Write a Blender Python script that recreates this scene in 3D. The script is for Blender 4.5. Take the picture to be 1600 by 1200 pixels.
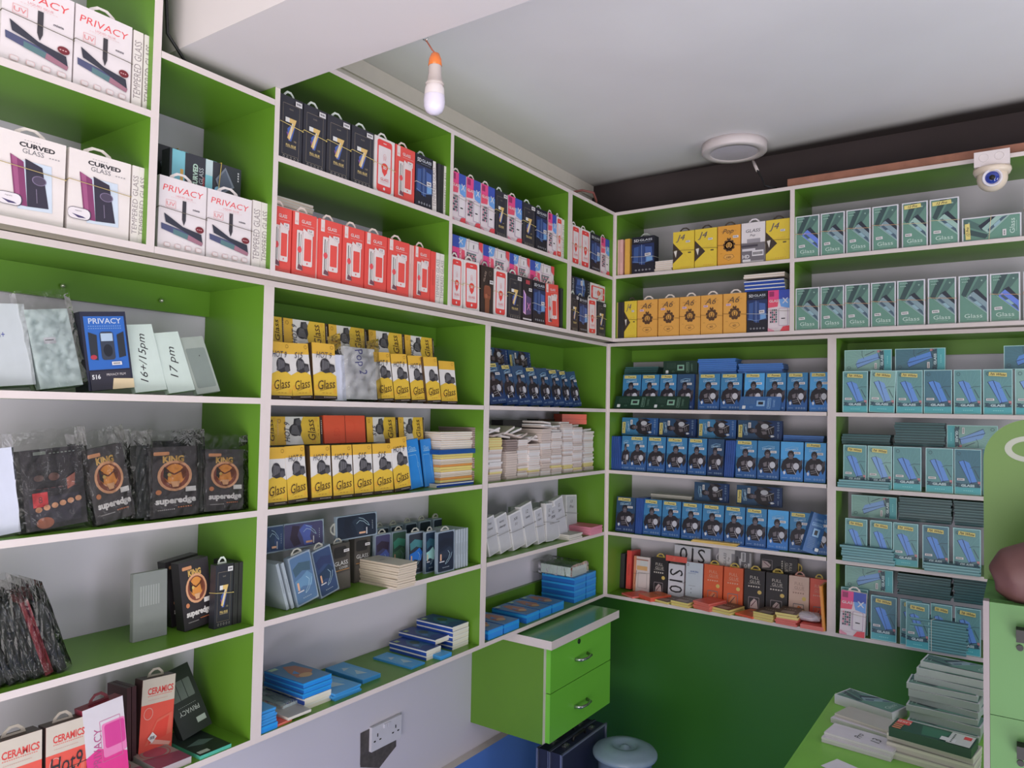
import bpy, math, random
from mathutils import Matrix, Vector
random.seed(7)
sc = bpy.context.scene
for o in list(bpy.data.objects): bpy.data.objects.remove(o)
Z0 = 0.74                                   # height of the lowest shelf board above the floor
# ------------------------------------------------------------------ camera
F_PX = 1162.53
CAM = Vector((1.42751583, -2.78998566, 0.75852881 + Z0))
CD = Vector((-0.56490187, 0.82433504, 0.0368458)); CR = Vector((0.82513907, 0.56462858, 0.01844112)); CU = Vector((0.00560253, -0.04082033, 0.9991508))
cam = bpy.data.objects.new('camera', bpy.data.cameras.new('camera')); sc.collection.objects.link(cam)
cam.data.sensor_width = 36; cam.data.lens = F_PX/1600*36; cam.data.clip_start = 0.02
M = Matrix((CR, CU, -CD)).transposed().to_4x4(); M.translation = CAM; cam.matrix_world = M
sc.camera = cam
sc.view_settings.view_transform = 'Standard'; sc.view_settings.look = 'None'; sc.view_settings.gamma = 1
sc.view_settings.use_curve_mapping = False; sc.view_settings.exposure = -0.12
# ------------------------------------------------------------------ light
world = bpy.data.worlds.new('world'); sc.world = world; world.use_nodes = True
bg = world.node_tree.nodes['Background']; bg.inputs[0].default_value = (0.90, 0.92, 1.0, 1); bg.inputs[1].default_value = 0.34
def area(name, loc, target, sx, sy, power, col):
    l = bpy.data.lights.new(name, 'AREA'); l.shape = 'RECTANGLE'; l.size = sx; l.size_y = sy; l.energy = power; l.color = col
    o = bpy.data.objects.new(name, l); sc.collection.objects.link(o); o.location = loc
    o.rotation_euler = (Vector(target)-Vector(loc)).to_track_quat('-Z', 'Y').to_euler(); return o
area('shop_front_daylight', (2.4, -5.0, 1.5), (0.3, 0.0, 1.6), 3.2, 1.6, 34, (1.0, 0.95, 0.91))
area('side_window_daylight', (4.3, -1.2, 0.80), (0.3, -0.6, 1.9), 1.6, 1.3, 44, (0.95, 0.95, 1.0))
area('sunlit_ground_outside', (1.9, -4.6, 0.05), (1.2, -2.4, 2.5), 3.4, 2.0, 150, (1.0, 0.93, 0.91))
area('added_ceiling_fill', (2.3, -2.3, 0.02), (2.2, -2.2, 2.5), 1.3, 1.3, 48, (1.0, 0.95, 0.93))  # unseen fill light added at floor level to brighten the ceiling

# ------------------------------------------------------------------ helpers
def lin(c):
    return tuple(((v/255)/12.92 if v/255 <= 0.04045 else ((v/255+0.055)/1.055)**2.4) for v in c)
MATS = {}; DESAT = 0.07
def mat(col, rough=0.45, gain=1.5, metal=0.0, name=None, noise=0.06, scale=40, alpha=None, trans=0, coat=0.0):
    key = (tuple(col), rough, gain, metal, alpha, trans, name)
    if key in MATS: return MATS[key]
    m = bpy.data.materials.new(name or 'print_%d_%d_%d' % tuple(col)); m.use_nodes = True
    nt = m.node_tree; b = nt.nodes['Principled BSDF']
    c = [v*gain for v in lin(col)]; lm = .3*c[0]+.59*c[1]+.11*c[2]; c = [v*(1-DESAT)+lm*DESAT for v in c]; c = [v*min(1, .74/max(c)) for v in c]
    n = nt.nodes.new('ShaderNodeTexNoise'); n.inputs['Scale'].default_value = scale; n.inputs['Detail'].default_value = 3
    tc = nt.nodes.new('ShaderNodeTexCoord'); nt.links.new(tc.outputs['Object'], n.inputs['Vector'])
    mx = nt.nodes.new('ShaderNodeMix'); mx.data_type = 'RGBA'
    mx.inputs[6].default_value = (*[v*(1-noise) for v in c], 1); mx.inputs[7].default_value = (*[min(0.9, v*(1+noise)) for v in c], 1)
    nt.links.new(n.outputs['Fac'], mx.inputs[0]); nt.links.new(mx.outputs[2], b.inputs['Base Color'])
    b.inputs['Roughness'].default_value = rough; b.inputs['Metallic'].default_value = metal
    b.inputs['Coat Weight'].default_value = coat
    if alpha is not None: b.inputs['Alpha'].default_value = alpha
    if trans: b.inputs['Transmission Weight'].default_value = trans
    MATS[key] = m; return m
WHITE_EDGE = mat((205, 193, 190), 0.5, 1.12, name='cream_edge_band', noise=0.05, scale=25)
GREEN = mat((88, 134, 22), 0.36, 1.12, name='green_laminate', noise=0.07, scale=6)
DGREEN = mat((40, 98, 20), 0.35, 1.35, name='deep_green_panel', noise=0.10, scale=3)

class MB:
    def __init__(s): s.v = []; s.f = []; s.m = []; s.mats = []
    def mi(s, m):
        if m not in s.mats: s.mats.append(m)
        return s.mats.index(m)
    def face(s, pts, m):
        i = len(s.v); s.v += [tuple(p) for p in pts]; s.f.append(tuple(range(i, i+len(pts)))); s.m.append(s.mi(m))
    def box(s, x0, x1, y0, y1, z0, z1, m, ms=None, T=None):
        P = [Vector((x, y, z)) for z in (z0, z1) for y in (y0, y1) for x in (x0, x1)]
        if T: P = [T @ p for p in P]
        i = len(s.v); s.v += [tuple(p) for p in P]
        for k, q in {'-z': (0, 2, 3, 1), '+z': (4, 5, 7, 6), '-y': (0, 1, 5, 4), '+y': (2, 6, 7, 3), '-x': (0, 4, 6, 2), '+x': (1, 3, 7, 5)}.items():
            s.f.append(tuple(i+a for a in q)); s.m.append(s.mi((ms or {}).get(k, m)))
    def tube(s, pts, r, m, n=8, cap=True):
        pts = [Vector(p) for p in pts]; rr = r if isinstance(r, (list, tuple)) else [r]*len(pts)
        i0 = len(s.v); a = None
        for k, p in enumerate(pts):
            d = (pts[min(k+1, len(pts)-1)]-pts[max(k-1, 0)]).normalized()
            if a is None: a = d.orthogonal().normalized()
            a = (a-d*a.dot(d)).normalized(); b = d.cross(a)
            for j in range(n):
                t = 2*math.pi*j/n; s.v.append(tuple(p+(a*math.cos(t)+b*math.sin(t))*rr[k]))
        for k in range(len(pts)-1):
            for j in range(n):
                q = i0+k*n; s.f.append((q+j, q+(j+1) % n, q+n+(j+1) % n, q+n+j)); s.m.append(s.mi(m))
        if cap:
            s.f.append(tuple(i0+j for j in reversed(range(n)))); s.m.append(s.mi(m))
            q = i0+(len(pts)-1)*n; s.f.append(tuple(q+j for j in range(n))); s.m.append(s.mi(m))
    def lathe(s, prof, m, n=40, T=None):
        i0 = len(s.v)
        for r, z in prof:
            for j in range(n):
                t = 2*math.pi*j/n; p = Vector((r*math.cos(t), r*math.sin(t), z)); s.v.append(tuple(T @ p if T else p))
        for k in range(len(prof)-1):
            for j in range(n):
                q = i0+k*n; s.f.append((q+j, q+(j+1) % n, q+n+(j+1) % n, q+n+j)); s.m.append(s.mi(m[k] if isinstance(m, list) else m))
    def mesh(s, name, smooth=False):
        me = bpy.data.meshes.new(name); me.from_pydata(s.v, [], s.f)
        for m in s.mats: me.materials.append(m)
        me.polygons.foreach_set('material_index', s.m)
        if smooth: me.polygons.foreach_set('use_smooth', [True]*len(s.f))
        me.update(); return me
def link(name, me, parent=None, loc=(0, 0, 0), rot=None):
    o = bpy.data.objects.new(name, me); sc.collection.objects.link(o); o.location = loc
    if rot: o.rotation_euler = rot
    if parent: o.parent = parent
    return o
def tag(o, label, cat, group=None):
    o['label'] = label; o['category'] = cat
    if group: o['group'] = group
    return o
def thing(name, label, cat, loc=(0, 0, 0), group=None, rot=None): return tag(link(name, None, None, loc, rot), label, cat, group)
def struct(name, mb, label=None):
    o = link(name, mb.mesh(name)); o['kind'] = 'structure'
    if label: o['label'] = label
    return o
# ---- lettering
TXT = {}
def glyphs(s, bold=0.0, shear=0.0, font=None):
    k = (s, bold, shear)
    if k in TXT: return TXT[k]
    c = bpy.data.curves.new('lettering', 'FONT'); c.body = s; c.size = 1; c.resolution_u = 2; c.offset = bold; c.shear = shear; c.fill_mode = 'FRONT'
    o = bpy.data.objects.new('lettering', c); sc.collection.objects.link(o)
    bpy.context.view_layer.update()
    me = o.to_mesh(); v = [(p.co.x, p.co.y) for p in me.vertices]; f = [tuple(p.vertices) for p in me.polygons]
    o.to_mesh_clear(); bpy.data.objects.remove(o); bpy.data.curves.remove(c)
    xs = [a for a, b in v] or [0, 1]; ys = [b for a, b in v] or [0, 1]
    x0, x1, y0, y1 = min(xs), max(xs), min(ys), max(ys); w = max(x1-x0, 1e-3); h = max(y1-y0, 1e-3)
    v = [((a-(x0+x1)/2)/w, (b-(y0+y1)/2)/h) for a, b in v]
    TXT[k] = (v, f, w/h); return TXT[k]
class Face:
    """draws printed artwork on the front of a carton; x,y run 0..1 over w,h"""
    def __init__(s, mb, w, h, y=0.0, x0=None, zb=0.0): s.mb, s.w, s.h, s.k, s.y = mb, w, h, 0, y; s.x0 = -w/2 if x0 is None else x0; s.zb = zb
    def P(s, x, z): return (s.x0+x*s.w, s.y-0.00018*s.k, s.zb+z*s.h)
    def poly(s, pts, c, rough=0.4): s.k += 1; s.mb.face([s.P(*p) for p in pts], c if not isinstance(c, tuple) else mat(c, rough)); return s
    def r(s, x0, y0, x1, y1, c): return s.poly([(x0, y0), (x1, y0), (x1, y1), (x0, y1)], c)
    def e(s, cx, cy, rx, ry, c, n=20): return s.poly([(cx+rx*math.cos(2*math.pi*i/n), cy+ry*math.sin(2*math.pi*i/n)) for i in range(n)], c)
    def rr(s, x0, y0, x1, y1, c, q=0.06):
        qy = q*s.w/s.h; P = []
        for (cx, cy, a) in ((x1-q, y1-qy, 0), (x0+q, y1-qy, 90), (x0+q, y0+qy, 180), (x1-q, y0+qy, 270)):
            for t in (0, 30, 60, 90): P.append((cx+q*math.cos(math.radians(a+t)), cy+qy*math.sin(math.radians(a+t))))
        return s.poly(P, c)
    def line(s, pts, wd, c):
        s.k += 1; m = mat(c, 0.4); wd = wd*s.w/2
        for a, b in zip(pts, pts[1:]):
            A, B = Vector(s.P(*a)), Vector(s.P(*b)); d = (B-A)
            if d.length < 1e-6: continue
            n = Vector((-d.z, 0, d.x)).normalized()*wd; s.mb.face([A-n, B-n, B+n, A+n], m)
        return s
    def ring(s, cx, cy, rx, ry, wd, c, n=24): return s.line([(cx+rx*math.cos(2*math.pi*i/n), cy+ry*math.sin(2*math.pi*i/n)) for i in range(n+1)], wd, c)
    def frame(s, x0, y0, x1, y1, wd, c): return s.line([(x0, y0), (x1, y0), (x1, y1), (x0, y1), (x0, y0)], wd, c)
    def t(s, txt, cx, cy, hh, c, maxw=0.9, rot=0, bold=0.0, shear=0.0, fit=False):
        s.k += 1; v, f, asp = glyphs(txt, bold, shear); H = hh*s.h if not (rot % 180) or abs(rot) < 45 else hh*s.h
        W = H*asp; mw = maxw*(s.w if abs(rot) % 180 < 45 else s.h)
        if W > mw or fit: W = mw
        ca, sa = math.cos(math.radians(rot)), math.sin(math.radians(rot)); o = s.P(cx, cy); m = mat(c, 0.4); i = len(s.mb.v); mi = s.mb.mi(m)
        s.mb.v += [(o[0]+a*W*ca-b*H*sa, o[1], o[2]+a*W*sa+b*H*ca) for a, b in v]
        for q in f: s.mb.f.append(tuple(i+j for j in q)); s.mb.m.append(mi)
        return s
    def micro(s, x0, x1, y, n, c, hh=0.012):
        st = (x1-x0)/n
        for j in range(n): s.k -= (1 if j else 0); s.r(x0+j*st, y, x0+j*st+st*0.6, y+hh, c)
        return s
# ------------------------------------------------------------------ carton kinds
K = {}
INK = (35, 33, 38); WH = (206, 200, 203); RED = (200, 52, 50)
def kind(name, w, h, t, body, art, desc, parts=(), side=None, cat='box', obname='screen_protector_box', rough=0.4, ends=None, lip=None):
    mb = MB(); bm = mat(body, rough); sm = mat(side, rough) if side else bm
    ms = {'-y': bm}
    if ends: ms['-z'] = ms['+z'] = mat(ends, rough)
    mb.box(-w/2, w/2, 0, t, 0, h, sm, ms)
    art(Face(mb, w, h))
    if lip:
        lm = mat(lip, .3); e = .0003; y0, y1 = t*.12, t*.4
        mb.box(-w/2-e, w/2+e, y0, y1, -e, h+e, lm)
    P = [('carton', mb.mesh(name+'_carton'))]
    for nm, fn in parts:
        q = MB(); fn(q, w, h, t); P.append((nm, q.mesh(name+'_'+nm)))
    K[name] = dict(w=w, h=h, t=t, parts=P, desc=desc, cat=cat, ob=obname)
def tab(c):                                           # cardboard hanging tab with euro slot
    def f(q, w, h, t):
        m = mat(c, 0.5); a = [(-.20, 0), (.20, 0), (.17, .008), (.07, .0165), (-.07, .0165), (-.17, .008)]
        P = [(x*w*1.3, z*h/.15+h) for x, z in a]; y0, y1 = t*.5, t*.5+.001
        n = 6; inner = [(x*.6, (z-h)*.5+h+.0038) for x, z in P]
        for j in range(n):
            A, B, C_, D = P[j], P[(j+1) % n], inner[(j+1) % n], inner[j]
            q.face([(A[0], y0, A[1]), (B[0], y0, B[1]), (C_[0], y0, C_[1]), (D[0], y0, D[1])], m)
            q.face([(A[0], y1, A[1]), (D[0], y1, D[1]), (C_[0], y1, C_[1]), (B[0], y1, B[1])], m)
            q.face([(A[0], y0, A[1]), (A[0], y1, A[1]), (B[0], y1, B[1]), (B[0], y0, B[1])], m)
    return ('hanging_tab', f)
def band(c, zf=0.5):
    def f(q, w, h, t):
        z = h*zf; m = mat(c, 0.6); e = .0042; d = h*.02
        q.tube([(-w/2-.0006, -e, z+d), (0, -e, z), (w/2+.0006, -e, z-d)], .0007, m, 5)
        q.tube([(w/2+.0006, -e, z-d), (w/2+.0006, t+.001, z)], .0007, m, 5); q.tube([(w/2+.0006, t+.001, z), (-w/2-.0006, t+.001, z)], .0007, m, 5)
        q.tube([(-w/2-.0006, t+.001, z), (-w/2-.0006, -e, z+d)], .0007, m, 5)
    return ('rubber_band', f)
def sticker(x, z, sw=.26, sh=.07, c=(222, 218, 220), nm='price_sticker', txt=None, rot=0, tc=(60, 60, 65)):
    def f(q, w, h, t):
        fa = Face(q, w, h, -.0036); m = mat(c, 0.5); ca, sa = math.cos(math.radians(rot)), math.sin(math.radians(rot))
        W, H = sw*w/2, sh*h/2; o = fa.P(x, z)
        P = [(-W, -H), (W, -H), (W*.97, H), (-W*.98, H)]
        Q = [(o[0]+a*ca-b*sa, o[2]+a*sa+b*ca) for a, b in P]
        q.face([(a, -.0036, b) for a, b in Q], m)
        for a, b in zip(Q, Q[1:]+Q[:1]): q.face([(a[0], -.0036, a[1]), (a[0], -.0031, a[1]), (b[0], -.0031, b[1]), (b[0], -.0036, b[1])], m)
        fa.k = 1
        if txt: fa.t(txt, x, z, sh*.62, tc, sw*.88, rot, shear=.35, bold=.012)
        else: fa.micro(x-sw*.36, x+sw*.36, z-sh*.2, 5, tc, sh*.4)
    return (nm, f)
def icons(f, y, c, n=5, x0=.2, x1=.82, hh=.02):
    for j in range(n):
        f.ring(x0+(x1-x0)*j/(n-1), y, .035, .035*f.w/f.h, .012, c, 8); f.k -= 1
def a_seven(f):
    for q in ((.14, .1, .86, .1), (.14, .88, .86, .88), (.14, .1, .14, .88), (.86, .1, .86, .88)): f.line([q[:2], q[2:]], .010, (120, 110, 96)); f.k -= 1
    f.t('KLASS', .5, .81, .022, (130, 122, 110)); f.poly([(.4, .32), (.52, .32), (.68, .56), (.56, .6), (.34, .5)], (58, 84, 150)); f.poly([(.3, .45), (.42, .32), (.5, .42)], (110, 70, 130))
    f.t('7', .52, .5, .34, (192, 160, 92), .42, bold=.03); f.line([(.46, .36), (.5, .5), (.56, .6)], .05, (214, 206, 190)); f.r(.24, .6, .42, .67, (215, 214, 212))
    f.t('11D', .68, .33, .025, (170, 150, 110)); f.t('FULL GLUE', .5, .25, .035, (196, 172, 104), .56, bold=.03); f.micro(.28, .74, .215, 8, (168, 150, 110), .01); icons(f, .06, (150, 146, 140))
kind('seven', .078, .152, .02, (38, 38, 46), a_seven, 'black carton with gold seven', (tab((190, 198, 190)), band((188, 168, 92), .55), sticker(.78, .92, .28, .075)))
def a_w5d(f):
    f.rr(.13, .05, .87, .96, RED, .1); f.rr(.19, .17, .81, .85, (214, 204, 206), .03); f.r(.42, .9, .58, .912, WH); f.e(.5, .11, .05, .026, WH)
    f.ring(.5, .67, .07, .05, .012, (214, 150, 150)); f.line([(.44, .6), (.5, .69), (.56, .6)], .012, (214, 150, 150)); f.poly([(.36, .5), (.64, .5), (.62, .4), (.5, .33), (.38, .4)], RED); f.e(.5, .49, .16, .07, (208, 60, 48)); f.t('5D', .5, .48, .05, WH, bold=.03)
    f.t('GLASS', .5, .27, .05, (206, 88, 92), .5); f.micro(.28, .72, .215, 9, (200, 150, 152), .008)
kind('w5d', .074, .152, .02, (216, 208, 206), a_w5d, 'white carton with red phone outline', (tab((196, 192, 186)), band((170, 150, 96), .5)))
def a_r6d(f):
    f.r(.08, .8, .24, .99, (224, 208, 204)); f.t('6D', .16, .85, .03, (208, 120, 110), .14); f.t('GLASS', .56, .87, .055, (232, 214, 212), .56, bold=.02); f.r(.36, .81, .9, .815, (232, 190, 186))
    f.rr(.6, .67, .88, .77, (226, 214, 214), .03); f.t('Full', .74, .74, .03, INK, .2); f.t('Screen', .74, .7, .025, INK, .24)
    f.rr(.16, .1, .4, .72, (228, 214, 212), .03); f.rr(.22, .2, .36, .66, (196, 190, 186), .01); f.line([(.25, .2), (.25, .68)], .03, INK); f.line([(.31, .2), (.33, .66)], .02, (90, 84, 86)); f.e(.28, .42, .085, .05, (190, 60, 66))
    f.rr(.4, .18, .82, .7, (228, 214, 212), .05); f.rr(.47, .26, .77, .61, (206, 66, 58), .02); f.poly([(.38, .7), (.8, .62), (.82, .66), (.42, .76)], (228, 214, 212)); f.e(.6, .22, .03, .016, (200, 80, 80)); f.poly([(.2, .12), (.42, .1), (.4, .16), (.24, .2)], (96, 60, 70)); f.micro(.1, .9, .04, 16, (224, 150, 140), .006)
kind('r6d', .078, .152, .022, (206, 66, 58), a_r6d, 'coral carton with white phone drawing', (tab((196, 180, 172)),), side=(196, 50, 46))
def a_n5d(f):
    f.t('5D', .2, .9, .07, (214, 216, 222), .26, bold=.02); f.t('GLASS', .63, .905, .055, (198, 204, 214), .56, bold=.01, fit=True); f.micro(.3, .86, .84, 10, (120, 132, 160), .008)
    f.r(0, .3, 1, .8, (30, 42, 78)); f.poly([(.08, .32), (.3, .3), (.32, .74), (.1, .72)], (48, 74, 124)); f.poly([(.34, .26), (.6, .24), (.58, .76), (.34, .76)], (40, 62, 110)); f.poly([(.62, .3), (.94, .34), (.9, .7), (.6, .72)], (58, 84, 140)); f.poly([(.66, .32), (.94, .34), (.93, .46), (.66, .46)], (92, 134, 178))
    f.line([(.46, .24), (.45, .78)], .012, (140, 160, 196)); f.line([(.04, .34), (.34, .3), (.62, .3), (.95, .34)], .012, (130, 160, 200)); icons(f, .1, (190, 192, 200))
kind('n5d', .076, .152, .028, (26, 27, 38), a_n5d, 'navy carton with blue phones', (tab((150, 158, 152)), band((176, 174, 170), .45), sticker(.74, .5, .26, .075, rot=3)))
def a_gx(f):
    f.r(0, .78, .5, 1, (214, 60, 126)); f.r(.5, .78, 1, 1, (46, 66, 148)); f.r(.06, .85, .28, .97, (130, 34, 80)); f.poly([(.5, .78), (1, .78), (1, .55), (.6, .6)], (90, 138, 196)); f.poly([(0, .78), (.5, .78), (.45, .6), (0, .58)], (206, 70, 96))
    f.t('GLASS', .3, .74, .06, (224, 206, 214), .5, bold=.02, fit=True); f.t('X', .8, .74, .13, (220, 220, 230), .34, bold=.02)
    f.r(.5, .14, .98, .56, (208, 200, 206)); f.rr(.5, .14, .92, .56, (150, 120, 150), .03); f.rr(.52, .15, .9, .55, (216, 208, 212), .03); f.r(.62, .3, .8, .325, INK)
    for i in range(4):
        for j in range(6): f.r(.1+i*.085, .22+j*.055, .165+i*.085, .262+j*.055, ((46, 44, 56), (52, 98, 96), (196, 120, 140), (66, 62, 80))[(i*3+j*2) % 4]); f.k -= 1
    f.k += 1; f.poly([(.55, 0), (1, 0), (1, .14), (.7, .12)], (208, 62, 74)); f.poly([(0, 0), (0, .1), (.3, .03), (.3, 0)], (204, 130, 150)); f.micro(.06, .5, .08, 8, (150, 120, 140), .007)
kind('gx', .076, .152, .022, (214, 200, 206), a_gx, 'pink-blue glass X carton', (tab((196, 186, 180)), band((150, 140, 130), .5)))
kind('fist', .076, .152, .022, (42, 32, 30), lambda f: (f.t('GLASS', .3, .78, .06, (150, 130, 118), .34, rot=70), f.ring(.72, .86, .1, .05, .012, (120, 104, 96)), f.rr(.24, .3, .78, .6, (122, 66, 46), .14), f.poly([(.34, 0), (.68, 0), (.7, .34), (.32, .34)], (108, 62, 40)), [f.line([(.3+.13*i, .42), (.3+.13*i, .58)], .02, (74, 38, 28)) for i in range(4)], f.line([(.3, .42), (.72, .4)], .03, (84, 44, 32)), f.rr(.3, .33, .5, .42, (140, 80, 56), .04)), 'black carton printed with a raised brown fist', (tab((150, 150, 144)), sticker(.78, .68, .28, .075)))
kind('bx', .07, .152, .022, (34, 30, 38), lambda f: (f.poly([(.1, .2), (.36, .16), (.36, .62), (.1, .72)], (196, 150, 190)), f.poly([(.12, .24), (.24, .2), (.24, .6), (.12, .68)], (112, 84, 160)), f.poly([(.4, .16), (.9, .2), (.88, .56), (.4, .6)], (74, 60, 96)), f.t('X', .64, .36, .16, (206, 120, 170), .4), f.r(.06, .05, .95, .085, (176, 170, 176)), f.r(.3, .86, .7, .95, (150, 50, 60))), 'black carton with a purple phone picture', (tab((150, 150, 144)), sticker(.72, .74, .3, .07)))
def a_pliq(f):
    f.t('PRIVACY', .5, .85, .085, (196, 58, 64), .86, shear=.15, fit=True); f.t('LIQUID GLUE', .52, .765, .03, (206, 130, 134), .7); f.micro(.24, .78, .735, 12, (190, 160, 160), .006)
    f.t('UV', .24, .64, .055, (214, 120, 122), .18); f.frame(.14, .59, .34, .69, .008, (222, 160, 160)); f.t('mieta', .78, .63, .028, (70, 66, 76), .2, bold=.02)
    f.r(.48, .46, .56, .72, (46, 44, 50)); f.poly([(.48, .46), (.56, .46), (.52, .38)], (46, 44, 50)); f.poly([(.05, .36), (.5, .31), (.94, .2), (.92, .15), (.06, .28)], (62, 66, 96)); f.poly([(.3, .31), (.62, .27), (.6, .2), (.3, .24)], (70, 100, 104)); f.poly([(.62, .27), (.94, .2), (.92, .15), (.6, .2)], (132, 90, 104)); f.poly([(.1, .5), (.5, .36), (.9, .31), (.93, .2), (.5, .31), (.14, .38)], (40, 42, 54))
    f.e(.86, .37, .09, .045, (96, 24, 34)); f.micro(.8, .92, .365, 3, (200, 160, 160), .01)
    for j in range(4): f.rr(.12+j*.22, .05, .24+j*.22, .105, (226, 190, 190), .02); f.rr(.13+j*.22, .055, .23+j*.22, .1, (222, 212, 214), .02)
kind('pliq', .09, .152, .022, (220, 211, 213), a_pliq, 'white privacy liquid glue carton', (tab((200, 192, 190)), band((90, 82, 70), .55)))
def a_curv(f):
    f.t('CURVED', .56, .88, .055, INK, .54, bold=.04, fit=True); f.t('GLASS', .5, .81, .055, (90, 88, 94), .42); f.micro(.36, .62, .93, 6, (120, 116, 120), .005); f.micro(.74, .92, .79, 4, (130, 126, 130), .012)
    f.poly([(.3, .14), (.82, .16), (.78, .7), (.34, .7)], (196, 208, 222)); f.poly([(.16, .74), (.36, .68), (.44, .18), (.26, .18)], (108, 44, 84)); f.poly([(.18, .73), (.26, .71), (.34, .2), (.28, .2)], (132, 66, 104)); f.poly([(.38, .72), (.64, .66), (.76, .2), (.44, .18)], (40, 36, 50)); f.e(.6, .5, .11, .055, (104, 92, 116)); f.e(.6, .5, .095, .047, (62, 54, 72)); f.line([(.56, .4), (.58, .24)], .01, (110, 100, 120))
    f.rr(-.0, .16, .36, .3, (46, 44, 60), .08); f.rr(.0, .165, .345, .295, (220, 212, 216), .08); f.poly([(.06, .22), (.24, .2), (.28, .185), (.16, .18)], (56, 48, 84)); f.t('Fingerprint', .16, .26, .014, INK, .2)
kind('curv', .1, .15, .03, (212, 203, 200), a_curv, 'white carton lettered curved glass', (tab((196, 188, 180)), band((150, 132, 84), .6)))
kind('dcurv', .076, .15, .03, (44, 46, 54), lambda f: (f.r(0, .8, 1, .97, (104, 168, 182)), f.r(0, .82, .5, .86, (196, 150, 70)), f.r(0, .42, 1, .52, (120, 196, 208)), f.r(.55, .42, 1, .52, (190, 210, 214)), f.t('CURVED', .42, .66, .07, (200, 232, 214), .72, bold=.04), f.t('GLASS', .46, .58, .06, (170, 178, 182), .6), f.t('MAINIU', .3, .545, .03, (200, 66, 70), .4), f.poly([(.1, .3), (.5, .38), (.92, .24), (.4, .1)], (98, 106, 120)), f.poly([(.16, .29), (.5, .35), (.84, .24), (.4, .14)], (70, 78, 94)), f.e(.2, .34, .1, .05, (120, 176, 206)), f.micro(.6, .9, .04, 4, (170, 170, 176), .02)), 'dark holographic carton lettered curved glass', (band((176, 150, 60), .33),))
def a_yj4(f):
    f.poly([(0, .18), (.48, .42), (0, .72)], (52, 42, 36)); f.poly([(.04, .5), (.2, .52), (.14, .33)], (190, 184, 176)); f.line([(.5, .45), (.9, .18)], .006, (170, 140, 40)); f.t('GLASS', .64, .55, .045, (180, 150, 50), .56); f.r(.72, .42, .86, .45, (70, 60, 40)); f.micro(.4, .9, .06, 5, (180, 140, 30), .02); f.t('J4', .36, .82, .2, (70, 66, 84), .6, shear=.3)
kind('yj4', .074, .152, .024, (226, 196, 32), a_yj4, 'yellow carton with black diamond shape', (tab((48, 40, 34)), band((96, 84, 40), .5), sticker(.72, .72, .2, .05)))
def a_lion(num, hand):
    def a(f):
        d = (72, 48, 30); b = (222, 164, 68)
        for i in range(9): f.e(.5+.2*math.cos(i*math.pi/4.5+1.57), .5+.115*math.sin(i*math.pi/4.5+1.57), .075, .042, d, 10); f.k -= 1
        f.e(.5, .5, .2, .11, d); f.e(.5, .5, .13, .075, b); f.poly([(.42, .55), (.58, .55), (.56, .44), (.5, .4), (.44, .44)], d); f.poly([(.455, .54), (.545, .54), (.53, .46), (.47, .46)], b); f.poly([(.4, .64), (.44, .7), (.5, .66), (.56, .7), (.6, .64)], d); f.r(.44, .36, .56, .375, d)
        f.poly([(.26, .2), (.5, .12), (.74, .2), (.66, .27), (.34, .27)], (96, 66, 36)); f.poly([(.275, .2), (.5, .127), (.725, .2), (.655, .264), (.345, .264)], (216, 156, 62)); f.t(num, .5, .2, .05, d, .3, bold=.02); f.micro(.12, .22, .3, 2, d, .006)
        f.micro(.16, .84, .85, 14, (150, 104, 50), .012); f.t(hand, .46, .84, .15, (84, 66, 50), .6, shear=.35)
    return a
kind('lion', .078, .152, .024, (222, 160, 62), a_lion('6D', 'A6'), 'orange carton with black lion crest', (tab((198, 188, 178)), band((120, 84, 40), .48), sticker(.24, .72, .2, .05, (190, 160, 180))))
kind('lion10', .078, .152, .024, (224, 156, 40), a_lion('10D', 'Pop'), 'orange lion carton marked 10D', (tab((60, 50, 40)), band((120, 84, 40), .5), sticker(.8, .7, .24, .06)))
def a_hd(f):
    f.r(0, .0, 1, .5, (96, 92, 98)); f.r(.24, .5, .8, .6, (130, 126, 132)); f.r(.08, .0, .94, .06, (150, 146, 150)); f.t('GLASS', .5, .8, .08, (70, 66, 80), .72, shear=.2); f.t('Pop', .48, .68, .07, (70, 66, 80), .4, shear=.3); f.t('HD', .2, .17, .09, (216, 212, 216), .3, bold=.03); f.r(.46, .17, .94, .31, (206, 202, 206)); f.micro(.5, .92, .2, 7, INK, .07); f.r(.06, .04, .4, .1, (200, 196, 200)); f.r(.04, .3, .6, .36, (176, 172, 178)); f.r(.0, .4, .7, .45, (60, 56, 64))
kind('hd', .078, .152, .024, (210, 204, 206), a_hd, 'white and grey carton lettered HD', (tab((190, 184, 190)), band((120, 114, 110), .48)))
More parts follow.
